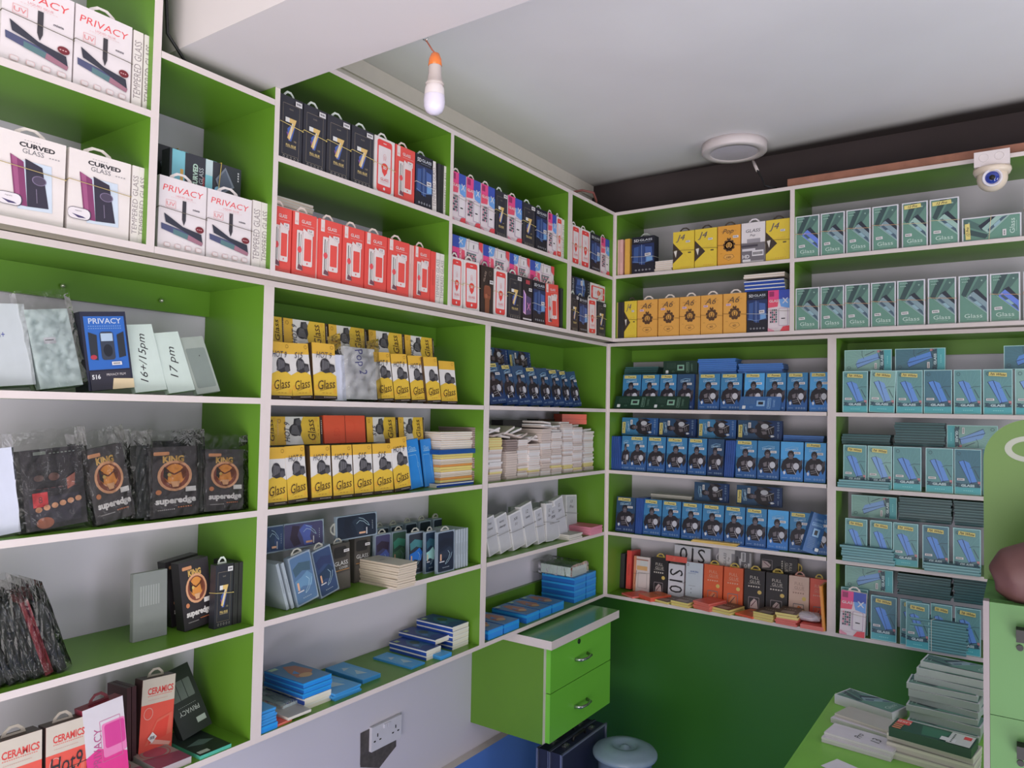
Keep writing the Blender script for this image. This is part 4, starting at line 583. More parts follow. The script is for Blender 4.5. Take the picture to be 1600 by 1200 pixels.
# ------------------------------------------------------------------ stock: corner unit
row('L', -.03, .7763, [('aped'+('t' if i in (0, 1, 3, 5, 6) else ''), a, b, {'sy': 1.5}) for i, (a, b) in enumerate(((766, 791.5), (792, 809.5), (810, 829), (829.8, 847.5), (848, 865), (865.5, 881.5), (882, 894.5), (895, 909)))], 'in the dark row of the corner unit', tilt=12, roll=-5)
row('L', -.12, .91, [('aped', 757, 795), ('apedt', 796, 831)], 'laid sideways behind the dark corner row', laid=True, tilt=8, sz=.95)
TOPS = []
cols = [(764, 785), (790.5, 808.5), (809.5, 825.5), (826.5, 844.5), (846.5, 861.5), (862.5, 878), (881, 895.5), (896.3, 910.3), (913, 928)]
rnd = random.Random(3)
CN = ['leftmost', 'second', 'third', 'fourth', 'middle', 'sixth', 'seventh', 'eighth', 'rightmost']
for ci, (a, b) in enumerate(cols):
    z = .5229+Z0; n = (18, 17, 17, 15, 20, 20, 24, 21, 20)[ci]; f = -.03-rnd.random()*.012
    sa, sb = s_of(a, 'L', f, z), s_of(b, 'L', f, z)
    for i in range(n):
        kk = rnd.choice(['endp', 'endp', 'endb', 'endw', 'endp', 'endb']) if i > 3 else rnd.choice(['endy', 'endp', 'endb'])
        if ci == 0 and i > 12: kk = 'endy'
        if ci == 1: kk = 'endb' if i < 12 else 'endk'
        o, h = place(kk, 'L', (sa+sb)/2+rnd.uniform(-.0012, .0012), f-rnd.uniform(0, .006), z, RZ(rnd.uniform(-1.5, 1.5)) @ RX(-90), ((sb-sa)*.96/.07, rnd.uniform(.85, 1.35), 1), True,
            K[kk]['desc']+', '+nth(i)+' up in the '+CN[ci]+' column of the crammed shelf', 'packet ends on the crammed shelf')
        z += h+.0001
    TOPS.append(z-Z0)
    for j in range(3 if ci < 6 else 1):             # loose packets tossed across the columns
        kk = rnd.choice(['endp', 'endw', 'endb']); R = RY(rnd.uniform(-22, 10) if ci < 4 else rnd.uniform(-4, 8)) @ RZ(rnd.uniform(-12, 12)) @ RX(-90)
        o, h = place(kk, 'L', (sa+sb)/2+rnd.uniform(-.01, .01), f-rnd.uniform(.0, .02), z, R, ((sb-sa)*.9/.07, 1, .9), True, K[kk]['desc']+' tilted loosely, '+nth(j)+' over the '+CN[ci]+' column of crammed shelf', 'loose packet ends on the crammed shelf'); z += .0085
stack('L', -.06, max(TOPS[7:9])+.011, 'orng', 893, 931, 2, 'at the top right of crammed shelf', yaw=-35, scl=.8)
stack('L', -.13, max(TOPS[3:6])+.02, 'kblk', 825, 885, 1, 'flat on top of crammed packets', yaw=5, scl=1.0, ts=.5); stack('L', -.12, max(TOPS[0:3])+.028, 'kblk', 775, 830, 1, 'flat on the left of crammed packets', yaw=5, scl=1.0)
row('L', -.045, .2683, [('p1', 764, 781, {'roll': -12}), ('p2', 781.5, 800, {'roll': -12}), ('p3', 801.5, 821, {'roll': -10}), ('p4', 822, 840, {'roll': -12, 'sz': 1.06}), ('p5', 841, 853, {'roll': -9}), ('p6', 853.5, 864, {'roll': 3, 'sz': 1.0}), ('p7', 862, 875, {'roll': -8}), ('p8', 874, 888, {'roll': -13, 'sz': 1.08}), ('p9', 884, 902, {'roll': 4, 'sz': 1.04, 'df': -.05})], 'in the leaning white sleeve row', tilt=4, sz=.9, sy=1.6)
row('L', -.15, .2683, [('gplain', 797, 815), ('gplain', 828, 842), ('gplain', 846, 858)], 'behind the white sleeves', sz=1.02)
z = stack('L', .0, .2683, 'fgrey', 888, 912, 3, 'below the pink stack', end=True, jit=.003); stack('L', .006, .2683, 'fpink', 921, 944, 5, 'at the corner shelf edge', end=True, jit=.002)
for (a, b, n, f, ts, wh) in ((763, 786, 1, -.006, 2.6, 'at left of the bottom corner shelf'), (787, 811, 1, -.006, 2.6, 'second from left of the bottom corner shelf'), (823, 843, 1, -.012, 2.6, 'third along the bottom corner shelf'), (844, 862, 1, -.012, 2.6, 'fourth along the bottom corner shelf'), (863, 881, 1, -.012, 2.6, 'fifth along the bottom corner shelf'), (897, 915, 4, -.02, 2.0, 'in the tall bright blue pile'), (916, 931, 4, -.02, 2.0, 'beside the tall bright blue pile')):
    z = stack('L', f, .0132, 'fbrn', a, b, n, wh, end=True, jit=.001, ts=ts)
stack('L', -.03, z, 'gbag', 896, 918, 1, 'on the bright blue pile in the corner', end=True, ts=1.8)
# ------------------------------------------------------------------ stock: ape packet unit
def apes(z, xs, where, tapes, dark=(), lite=(), **k):
    row('B', k.pop('face', .026), z, [(('aped' if i in dark else 'apel' if i in lite else 'ape')+('t' if i in tapes else ''), a, b) for i, (a, b) in enumerate(xs)], where, **k)
apes(.7768, ((971, 999.5), (1000.5, 1028), (1029, 1055), (1056, 1083), (1090, 1123.5), (1124.5, 1158), (1161.5, 1193.5), (1194.5, 1227), (1228.5, 1261), (1264, 1297)), 'in the top ape row', {0, 1, 2, 4, 5, 6, 7, 8, 9}, {3}, {6, 9}, tilt=6, sy=1.3)
row('B', .008, .7768, [('aback', 958, 1022, {'sg': 1, 'roll': 0}), ('aback', 1017, 1075, {'sg': 1}), ('abackb', 1154, 1219, {'sg': 1})], 'laid across the front of the top ape row', laid=True, tilt=22, sz=.7)
stack('B', .1, .921, 'fteald', 969, 1033, 4, 'atop the ape row at left', yaw=2, scl=1.0); row('B', .07, .921, [('aback', 1036, 1090, {'sg': 1})], 'standing sideways above the top ape row', laid=True, sz=.7)
stack('B', .07, .921, 'fblue', 1090, 1150, 8, 'above the middle of top ape row'); stack('B', .07, .921, 'fblue', 1153, 1224, 5, 'above the right of top ape row')
row('B', .02, .5231, [('spb', 955.5+3*i, 958+3*i, {'roll': -4}) for i in range(5)], 'at the left of the second ape row')
apes(.5231, ((971, 982), (982.5, 1009), (1010, 1038.5), (1040, 1072), (1074, 1103), (1104.5, 1130), (1148.5, 1181.5), (1182.5, 1217), (1218.5, 1254.5), (1256, 1290)), 'in the second ape row', {1, 2, 3, 4, 6, 9}, {5}, {8, 9}, tilt=5, sy=1.3)
row('B', .02, .5231, [('spb', 1131+3*i, 1133.6+3*i, {'roll': 3}) for i in range(5)], 'in the middle of the second ape row')
row('B', .085, .667, [('apet', 971, 1028), ('apedt', 1029, 1087), ('apet', 1091, 1150), ('apedt', 1152, 1222)], 'laid above the second ape row', laid=True, sz=.94, sy=1.6, tilt=4)
stack('B', .085, .667, 'fblue', 1224, 1288, 3, 'at the right above second ape row')
apes(.2693, ((961, 991), (1004, 1032), (1033, 1062), (1063.5, 1095), (1096, 1129.5), (1131, 1162.5), (1164, 1196.5), (1198, 1231), (1232.5, 1265), (1266, 1296)), 'in the third ape row', {0, 1, 2, 3, 4, 5, 6, 8}, {0}, {7}, tilt=6, sy=1.4)
row('B', .02, .2693, [('spb', 992+2.6*i, 994.4+2.6*i, {'roll': 2, 'sz': 1.04}) for i in range(4)], 'beside the first ape packet of third row')
row('B', .1, .415, [('aped', 1084, 1138), ('apedt', 1150, 1222)], 'laid in shade above the third ape row', laid=True, sz=.95, tilt=4); stack('B', .1, .415, 'fgrey', 1015, 1080, 2, 'above the third ape row at left')
row('B', .004, .2693, [('abackb', 1252, 1278, {'roll': 17, 'sy': 2.4, 'yaw': 35})], 'slanting across the end of third ape row')
kind('yenv', .08, .15, .004, (214, 178, 84), lambda f: f.e(.5, .5, .2, .12, (110, 86, 50)), 'flat yellow envelope', (), obname='envelope', cat='envelope')
z = stack('B', -.012, .2693, 'yenv', 1078, 1150, 2, 'on the shelf edge below ape packets', jit=.006); stack('B', .0, .2693, 'fblue', 1152, 1216, 1, 'by the yellow envelopes', ts=.4)
# full glue shelf
row('B', .112, .0132, [('spk', 966, 968.5, {'sz': .95}), ('spk', 969, 974.5, {'sz': .95}), ('spr', 975, 987.5, {'desc': 'orange-red carton turned side-on'}), ('pad', 988.5, 1014, {'sz': 1.02}), ('fgb', 1015, 1042), ('s10', 1043, 1068, {'sz': .94}), ('grey1', 1070, 1097), ('fgo', 1098.5, 1128), ('fgo', 1129.5, 1160, {'desc': 'second orange full glue carton'}), ('fgb', 1161.5, 1194), ('fgb', 1195.5, 1230), ('fgp', 1231.5, 1263.5), ('fgr', 1264.5, 1291)], 'in the full glue row', tilt=4, sy=1.1, sz=1.06)
row('B', .118, .158, [('fred', 1043, 1070, {'laid': True})], 'peeping above the S10 pack', sz=.3)
row('B', .16, .150, [('s10', 1053, 1110, {'laid': True, 'desc': 'pale sleeve handwritten S10+', 'sg': 1}), ('hd', 1122, 1174, {'laid': True, 'desc': 'pale sleeve handwritten Sam S22'}), ('fgb', 1187, 1246, {'laid': True, 'sg': 1})], 'laid above the full glue row', tilt=3, sz=.95)
for (kn, a, b, n, yw, wh) in (('fred', 965, 1006, 1, -28, 'at the front left of the bottom back shelf'), ('forng', 990, 1034, 2, -28, 'second pile of the bottom back shelf'), ('fbrown', 1018, 1052, 1, -15, 'third pile of the bottom back shelf'), ('fbrown', 1046, 1080, 2, -8, 'below the S10 pack'), ('fred', 1078, 1124, 4, -18, 'before the first orange carton'), ('fbrown', 1112, 1146, 2, -14, 'before the second orange carton'), ('forng', 1146, 1190, 1, -16, 'before the first black glue carton'), ('fbrown', 1178, 1212, 3, -10, 'between the black glue cartons'), ('fred', 1212, 1247, 3, -4, 'before the pale pink carton'), ('fred', 1249, 1286, 2, 0, 'at the right end of bottom back shelf')):
    zt = stack('B', -.014 if n > 1 else -.008, .0132, kn, a, b, n, wh, yaw=yw, end=True, scl=.98, ts=1, what='pile', ln=.72)
    if kn == 'fred' and a == 1212: stack('B', -.012, zt, 'fbrown', 1212, 1246, 2, 'on the coral pile', end=True, ln=.75)
    if a == 1249: ZT = zt
# ------------------------------------------------------------------ stock: teal carton unit
row('B', .014, .7758, [('tealt', 1316, 1356), ('tealgt', 1357, 1398, {'roll': 2}), ('tealt', 1400, 1442), ('teald', 1443, 1488, {'sy': 1.5}), ('teal', 1490, 1534), ('tealt', 1536, 1583), ('tealg', 1586, 1634)], 'in the top teal row', tilt=2, sz=.96)
row('B', .06, .922, [('tealg', 1319, 1394), ('teald', 1398, 1478), ('teald', 1568, 1650)], 'laid above the top teal row', laid=True, sz=.9)
row('B', .02, .5175, [('tealt', 1317, 1354), ('tealgt', 1355, 1394), ('teal', 1395, 1440), ('teal', 1446, 1490), ('teald', 1491, 1534), ('spt', 1535, 1540)], 'in the second teal row', tilt=2, sz=.97)
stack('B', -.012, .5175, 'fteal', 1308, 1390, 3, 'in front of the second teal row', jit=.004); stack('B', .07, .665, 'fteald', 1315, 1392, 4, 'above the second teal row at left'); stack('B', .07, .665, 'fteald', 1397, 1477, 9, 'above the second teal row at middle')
row('B', .075, .665, [('tealg', 1479, 1560, {'sg': 1})], 'laid above the second teal row at right', laid=True, sz=.9)
row('B', .02, .2657, [('tealt', 1320, 1355), ('tealt', 1359, 1394), ('tealt', 1395, 1435), ('tealdt', 1441, 1483), ('tealt', 1489, 1533)], 'in the third teal row', tilt=2, sz=.95)
stack('B', -.010, .2657, 'fteal', 1313, 1396, 6, 'in front of third teal row at left', jit=.004); stack('B', -.012, .2657, 'fteal', 1442, 1532, 3, 'in front of third teal row at right', jit=.004)
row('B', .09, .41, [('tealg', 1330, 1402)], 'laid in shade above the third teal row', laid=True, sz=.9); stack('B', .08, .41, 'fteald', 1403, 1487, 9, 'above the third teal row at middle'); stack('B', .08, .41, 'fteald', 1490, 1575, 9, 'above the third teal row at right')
row('B', .0, .0132, [('gx', 1311, 1351, {'roll': 2, 'df': .01}), ('tealdt', 1360, 1401), ('tealt', 1406, 1440), ('tealt', 1415, 1452, {'df': .022}), ('tealt', 1454, 1488), ('tealt', 1492, 1533)], 'in the bottom teal row', tilt=3, sz=.97)
row('B', .03, .0132, [('teal', 1313, 1356)], 'behind the pink glass X carton', tilt=3, sz=1.02)
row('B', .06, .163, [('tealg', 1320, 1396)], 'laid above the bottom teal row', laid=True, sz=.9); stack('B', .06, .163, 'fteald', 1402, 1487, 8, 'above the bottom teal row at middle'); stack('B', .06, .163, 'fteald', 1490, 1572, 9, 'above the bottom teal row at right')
zt = stack('B', -.02, .0132, 'fteal', 1420, 1512, 11, 'with cream rubber band', jit=.004)
q = MB(); a = s_of(1455, 'B', -.027, .05+Z0); m = mat((196, 196, 180), .6); q.tube([(a, -.0255, .0135+Z0), (a, -.0255, zt+.001+Z0), (a+.03, .06, zt+.0016+Z0)], .0009, m, 6); o = link('rubber_band', q.mesh('rubber_band')); tag(o, 'cream rubber band round the thick teal packet stack', 'rubber band')
# plastic bag of tissue at the right end, orange envelope, loose papers
def bump_bag(name, label, cx, cy, z, sx, sy, sz, col, alpha):
    q = MB(); m = mat(col, .25, 1.4, alpha=alpha, name='milky_polythene'); r = random.Random(5); n, k = 18, 9; i0 = 0
    for j in range(k+1):
        ph = math.pi*j/k
        for i in range(n):
            t = 2*math.pi*i/n; d = 1+r.uniform(-.12, .12); e = lambda v: math.copysign(abs(v)**.6, v); q.v.append((sx*e(math.sin(ph)*math.cos(t))*d, sy*e(math.sin(ph)*math.sin(t))*d, sz*(1-math.cos(ph))*(1+.1*r.random())))
    for j in range(k):
        for i in range(n): q.f.append((j*n+i, (j+1)*n+i, (j+1)*n+(i+1) % n, j*n+(i+1) % n)); q.m.append(q.mi(m))
    o = link(name, q.mesh(name), None, (cx, cy, z+Z0)); tag(o, label, 'plastic bag'); return o
sx_ = s_of(1262, 'B', .02, .04+Z0); bump_bag('plastic_bag', 'crumpled milky plastic bag on coral packets beside the divider', sx_, .045, ZT+.001, .042, .03, .014, (206, 200, 214), .85)
q = MB(); om = mat((224, 140, 40), .4); a = s_of(1287, 'B', -.012, .02+Z0); q.box(-.004, .004, 0, .08, 0, .155, om, T=Matrix.Rotation(math.radians(-4), 4, 'Y')); o = link('envelope', q.mesh('envelope'), None, (a, -.012, .0145+Z0)); tag(o, 'bright orange envelope standing edge-on at divider', 'envelope')
# ------------------------------------------------------------------ hanging drawer pedestal under the corner unit
CHROME = mat((160, 164, 160), .18, 1.3, metal=.9, name='chrome'); BLK = mat((14, 14, 15), .55, 1.0, name='black_plastic')
o = thing('drawer_pedestal', 'green two-drawer cabinet with cream top fixed under the corner shelves', 'drawer cabinet', (-.1, -.375, -.368+Z0))
def part(par, name, build, smooth=False, label=None):
    q = MB(); build(q); c = link(name, q.mesh(name, smooth), par)
    if label: c['label'] = label
    return c
GT = mat((84, 140, 76), .22, 1.3, name='worn_green_top', noise=.12, scale=9); GF = mat((88, 160, 34), .36, 1.5, name='bright_green_front', noise=.05, scale=4)
def bx(*a, **k): return lambda q: q.box(*a, **k)
part(o, 'carcass', bx(-.124, .182, -.23, .235, 0, .327, DGREEN if False else GREEN, {'+x': WHITE_EDGE}))
part(o, 'top_board', bx(-.124, .222, -.246, .262, .3272, .3565, WHITE_EDGE, {'+z': GT}))
for i, (a, b) in enumerate(((.169, .326), (.002, .166))):
    d = part(o, 'drawer', bx(.1822, .2, -.214, .234, a, b, GF))
    part(d, 'handle', lambda q: (q.tube([(.2, -.045, a+.072), (.222, -.036, a+.072), (.228, 0, a+.072), (.222, .036, a+.072), (.2, .045, a+.072)], [.0065, .0055, .0045, .0055, .0065], CHROME, 10)), True, 'chrome bow handle')
    if i == 0: part(d, 'lock', lambda q: q.lathe([(.009, 0), (.009, .003), (.006, .004), (.0001, .003)], mat((70, 84, 70), .3, 1.0, metal=.8), 16, T=Matrix.Translation((.2, -.02, b-.026)) @ Matrix.Rotation(math.pi/2, 4, 'Y')), False, 'dark round keyhole')
# two black equipment cases below
al = mat((120, 126, 150), .3, 1.3, metal=.5, name='aluminium_trim'); cs = mat((30, 34, 56), .45, 1.3, name='black_case_skin', noise=.15)
for i, x in enumerate((.017, .067)):
    o = thing('equipment_case', ('left' if i == 0 else 'right')+' black flat case with aluminium edges standing below the drawers', 'case', (x+.0235, -.365, 0), 'black cases on the floor')
    part(o, 'shell', bx(-.022, .022, -.163, .163, .002, .318, cs))
    def fr(q):
        for (sx, sz) in ((-1, 0), (1, 0), (-1, 1), (1, 1)): q.box(sx*.0235-.003, sx*.0235+.003, -.166, .166, .0 if not sz else .314, .006 if not sz else .32, al)
        for sx in (-1, 1):
            for sy in (-1, 1): q.box(sx*.0235-.003, sx*.0235+.003, sy*.166-.004, sy*.166+.004, 0, .32, al)
    part(o, 'edge_trim', fr, label='silver aluminium edging')
    for sy in (-1, 1): part(o, 'latch', lambda q: (q.box(-.008, .008, sy*.095-.014, sy*.095+.014, .318, .3235, CHROME), q.box(-.004, .004, sy*.095-.006, sy*.095+.006, .3235, .329, CHROME)), label='chrome latch')
    part(o, 'handle', lambda q: q.tube([(0, -.045, .318), (0, -.04, .332), (0, .04, .332), (0, .045, .318)], .005, BLK, 8), True)
# translucent bucket with lid
bk = mat((120, 140, 158), .25, 1.3, name='grey_translucent_plastic', alpha=.93)
o = thing('bucket', 'grey translucent plastic bucket with knobbed lid beside the black cases', 'bucket', (.236, -.285, 0))
part(o, 'bucket_body', lambda q: q.lathe([(.0001, .002), (.075, .002), (.078, .01), (.098, .26), (.103, .262), (.103, .272), (.097, .272), (.092, .25), (.072, .012), (.0001, .01)], bk, 48), True)
part(o, 'lid', lambda q: q.lathe([(.1045, .262), (.113, .263), (.116, .268), (.116, .276), (.110, .284), (.098, .2875), (.086, .296), (.060, .302), (.046, .301), (.038, .292), (.026, .289), (.018, .290), (.014, .298), (.0001, .301)], bk, 56), True, 'round lid with raised rim and dimpled knob')
# wall socket
wp = mat((200, 196, 206), .35, 1.45, name='white_socket_plastic')
o = thing('wall_socket', 'white double wall socket hanging loose over a dark hole', 'socket', (-.2249, -1.07, -.27+Z0), None, (0, 0, math.pi/2))
part(o, 'wall_hole', lambda q: (q.face([(-.085, -.0012, .05), (.05, -.0012, .052), (.073, -.0012, .04), (.074, -.0012, -.045), (.045, -.0012, -.06), (.0, -.0012, -.085), (-.082, -.0012, -.052)][::-1], mat((84, 78, 78), .9, 1.0, name='broken_plaster', noise=.5, scale=60)), q.box(-.082, .07, -.0011, .0, -.045, .045, BLK)), label='dark broken plaster recess')
def sp(q):
    q.box(-.047, .085, -.012, -.0014, -.018, .055, wp, {'-y': wp})
    for cx in (-.022, .058):
        for (dx, dz, w_, h_) in ((0, .012, .004, .010), (-.012, -.004, .008, .004), (.012, -.004, .008, .004)): q.box(cx+dx-w_/2, cx+dx+w_/2, -.0125, -.0121, .014+dz-h_/2, .014+dz+h_/2, BLK)
part(o, 'socket_plate', sp)
for cx in (.01, .026): part(o, 'switch', bx(cx-.006, cx+.006, -.0150, -.0121, .038, .05, wp))
# ------------------------------------------------------------------ lamps, camera, cables, plank
p = ray_on(1147, 240, 'z', 1.765+Z0)
o = thing('ceiling_light', 'round white surface ceiling light, switched off, near the back shelves', 'lamp', (p.x, p.y, 1.765+Z0))
wl = mat((206, 196, 196), .4, 1.5, name='white_lamp_metal'); df = mat((188, 180, 190), .5, 1.35, name='frosted_diffuser')
part(o, 'housing', lambda q: q.lathe([(.088, .003), (.09, 0), (.117, 0), (.121, .004), (.121, .0345), (.0001, .0345)], wl, 64), True); part(o, 'diffuser', lambda q: q.lathe([(.0001, .002), (.0895, .003)], df, 64), label='dull frosted disc')
a = ray_on(1176, 250, 'z', 1.77+Z0); b = ray_on(1195, 292, 'z', 1.5886+Z0)
part(o, 'cable_end', lambda q: q.tube([(a-p-Vector((0, 0, Z0*0))).xyz-Vector((0, 0, 0)), (a.lerp(b, .42)-p).xyz], .006, wl, 8), True, 'white insulated sleeve')
c0 = a.lerp(b, .42); q = MB(); q.tube([c0, c0.lerp(b, .5)+Vector((.004, 0, 0)), b+Vector((0, 0, .004)), b+Vector((.03, .05, .004))], .0038, BLK, 8); tag(link('cable', q.mesh('cable', True)), 'short black cable from the round ceiling light to the shelf top', 'cable')
# bulb
yb = -1.7245; hp = ray_on(663, 66, 'y', yb); bp = ray_on(676, 178, 'y', yb); zt = hp.z-.001
o = thing('light_bulb', 'white bulb in an orange-capped holder hanging from the beam edge', 'lamp', (bp.x, yb+.004, bp.z))
L_ = 1.48+Z0-bp.z; oc = mat((206, 104, 24), .25, 1.4, name='orange_plastic', coat=.5); gh = mat((176, 164, 160), .35, 1.2, name='grey_holder_plastic'); bw = mat((206, 198, 214), .25, 1.35, name='opal_bulb')
part(o, 'glass_bulb', lambda q: q.lathe([(.0001, 0), (.008, .001), (.0155, .006), (.0195, .014), (.0205, .024), (.0195, .036)], bw, 32), True); part(o, 'bulb_base', lambda q: q.lathe([(.0195, .0362), (.0185, .05), (.0155, .057), (.0125, .060)], wl, 32), True)
part(o, 'holder', lambda q: q.lathe([(.013, .056), (.0175, .057), (.018, .060), (.015, .064), (.0125, .078), (.0122, .094)], gh, 32), True); part(o, 'holder_cap', lambda q: q.lathe([(.0124, .0942), (.0132, .095), (.012, .108), (.008, .118), (.003, .121), (.0001, .121)], oc, 32), True, 'glossy orange cap')
part(o, 'flex', lambda q: q.tube([(0, 0, .120), (-.008, 0, .128), (hp.x-bp.x, 0, L_-.003)], .0016, mat((150, 80, 60), .4), 6), True)
part(o, 'hook', lambda q: q.tube([(hp.x-bp.x-.006, 0, L_-.001), (hp.x-bp.x, 0, L_-.006), (hp.x-bp.x+.006, 0, L_-.001)], .0014, CHROME, 6), True)
# dome camera
o = thing('security_camera', 'cream dome security camera with blue lens on a square box', 'camera', (1.357, -.092, 1.545+Z0))
cw = mat((206, 196, 196), .4, 1.4, name='camera_box_plastic'); cd = mat((206, 190, 172), .35, 1.35, name='cream_dome_plastic')
def mbx(q):
    q.box(-.046, .046, -.038, .0485, -.012, .034, cw)
    for cx in (-.02, .02): q.lathe([(.011, 0), (.012, .001), (.013, 0)], cw, 20, T=Matrix.Translation((cx, -.0382, .014)) @ Matrix.Rotation(math.pi/2, 4, 'X'))
part(o, 'mounting_box', mbx)
part(o, 'base_ring', lambda q: q.lathe([(.0001, -.0125), (.050, -.0125), (.051, -.02), (.046, -.031), (.0001, -.031)], cd, 40), True)
def dome(q):
    T = Matrix.Translation((0, 0, -.042)); q.lathe([(.041*math.sin(t), .041*math.cos(t)) for t in [math.pi*i/18 for i in range(1, 19)]], cd, 40, T=T)
part(o, 'ball', dome, True)
dirn = (Vector((CAM.x-1.357, CAM.y+.092, -.55))).normalized(); TT = Matrix.Translation(Vector((0, 0, -.042))+dirn*.0375) @ dirn.to_track_quat('Z', 'Y').to_matrix().to_4x4()
part(o, 'lens_ring', lambda q: q.lathe([(.0185, 0), (.0215, .004), (.0235, .006), (.0265, .0035), (.027, 0)], mat((214, 208, 216), .3, 1.5), 40, T=TT), True)
part(o, 'lens', lambda q: (q.lathe([(.0001, .006), (.008, .0055), (.0155, .003), (.0195, -.001)], mat((24, 48, 140), .08, 1.2, coat=1.0, name='blue_lens_glass'), 40, T=TT), q.lathe([(.0001, .0085), (.006, .0078), (.008, .0055)], BLK, 24, T=TT)), True, 'glossy dark blue lens')
q = MB(); q.tube([(1.372, -.066, 1.5795+Z0), (1.384, -.052, 1.592+Z0), (1.392, -.028, 1.6+Z0)], .0045, BLK, 8); tag(link('cable', q.mesh('cable', True)), 'black cable stub running up from the dome camera', 'cable')
a = ray_on(1231, 283, 'y', -.02)
q = MB(); q.box(a.x, 2.1, -.024, .03, 1.5885+Z0, 1.6205+Z0, mat((142, 92, 72), .7, 1.2, name='rough_brown_timber', noise=.3, scale=30), T=None); tag(link('wooden_batten', q.mesh('wooden_batten')), 'rough brown timber batten lying on top of the back shelves', 'plank')
q = MB(); q.tube([(-.10, -.30, 1.60+Z0), (-.06, -.27, 1.625+Z0), (0, -.24, 1.637+Z0), (.03, -.205, 1.632+Z0), (.02, -.16, 1.612+Z0), (.0, -.13, 1.592+Z0)], .005, mat((110, 60, 56), .5, name='old_red_cable'), 8); tag(link('cable', q.mesh('cable', True)), 'dusty red cable loop lying on the shelf top in the corner', 'cable')
q = MB(); q.tube([(.03, -1.992, 1.795+Z0), (.028, -1.994, 1.62+Z0), (.024, -1.982, 1.50+Z0), (.02, -1.94, 1.4615+Z0), (.015, -1.86, 1.4565+Z0), (.022, -1.752, 1.4565+Z0)], .0035, BLK, 8); tag(link('cable', q.mesh('cable', True)), 'thin black cable running under the beam beside the upright', 'cable')
# ------------------------------------------------------------------ desk and what lies on it
DT = mat((104, 166, 44), .3, 1.3, name='lime_desk_top', noise=.06, scale=5)
o = thing('desk', 'lime green desk with green side panels in front of the back wall', 'desk', (1.5, -.92, 0))
part(o, 'desk_top', bx(-.5, .6, -.34, .36, Z0-.03, Z0, WHITE_EDGE, {'+z': DT})); part(o, 'side_panel', bx(-.49, -.47, -.32, .34, 0, Z0-.0301, GREEN)); part(o, 'side_panel', bx(.57, .59, -.32, .34, 0, Z0-.0301, GREEN)); part(o, 'modesty_panel', bx(-.4699, .5699, .30, .32, .2, Z0-.0301, GREEN))
def dput(kn, cx, y, z, yaw, label, scl=(1, 1, 1), flip=90, ob=None): return place(kn, 'B', cx, y, z+Z0, RZ(yaw) @ RZ(flip) @ RX(-90), scl, True, label, 'packs on the green desk')[1]
dput('ggx', 1.098, -.694, .0005, -19, 'green Glass carton lying alone near the desk corner', (.98, .8, 1))
z = .0005+dput('fwht', 1.115, -.815, .0005, -12, 'lower white sleeve of the rear pair on the desk', (1.05, 1, 1.05)); dput('fgrey', 1.12, -.81, z+.0003, -16, 'greyish sleeve on top of the rear white sleeve', (1, 1.2, 1))
z = .0005+dput('fwht', 1.115, -.93, .0005, -6, 'lower white sleeve handwritten 13 Pro on the desk', (1.05, 1, 1)); dput('fwht', 1.12, -.928, z+.0003, -8, 'upper white sleeve handwritten 13 Pro on the desk', (1.0, .8, 1))
q = MB(); q.box(-.055, .055, -.03, .03, 0, .0006, mat((206, 204, 214), .6, 1.4, name='white_paper')); o = link('paper_sheet', q.mesh('paper_sheet'), None, (1.125, -1.035, Z0+.0006), (0, 0, math.radians(-22))); tag(o, 'small white sheet of paper at the desk front', 'paper')
z = .0005
for i in range(3): z += dput('fgrey', 1.262, -.925+.004*i, z, -6-2*i, ('lowest', 'middle', 'upper')[i]+' grey sleeve under the dark green carton on desk', (1, 2.4, 1.15))+.0003
kind('usb', .07, .16, .02, (28, 66, 48), lambda f: (f.poly([(.1, .6), (.9, .66), (.9, .3), (.2, .36)], (40, 96, 70)), f.r(.55, .8, .98, .97, (200, 60, 52)), f.t('USB', .76, .885, .08, (226, 190, 180), .36, rot=90, bold=.03), [f.r(.06+.16*i, .86, .16+.16*i, .97, (196, 120, 84)) for i in range(3)], f.r(.02, .02, .98, .3, (170, 176, 172)), f.r(.6, .05, .86, .14, (190, 50, 50)), f.r(.1, .2, .4, .38, (196, 200, 200)), f.micro(.1, .9, .24, 6, (70, 80, 76), .02)), 'dark green carton with red corner', (), side=(24, 60, 44), obname='screen_protector_box')
dput('usb', 1.262, -.93, z, -8, 'dark green carton with red corner block on desk', (1, 1, 1))
z = .0005
for i, (dx, yw) in enumerate(((0, -4), (.006, -8), (-.004, -3), (.004, -12), (.0, -5), (-.006, -2), (.012, -9), (.016, -6), (.024, -7))):
    z += dput('ggd', 1.268+dx, -.70+.008*i, z, yw, 'green Glass carton lying '+('bottom' if i == 0 else nth(i)+' up' if i < 8 else 'topmost')+' in the desk stack', (1.0, 1.0+.3*(i % 3 == 1), 1))+.0006
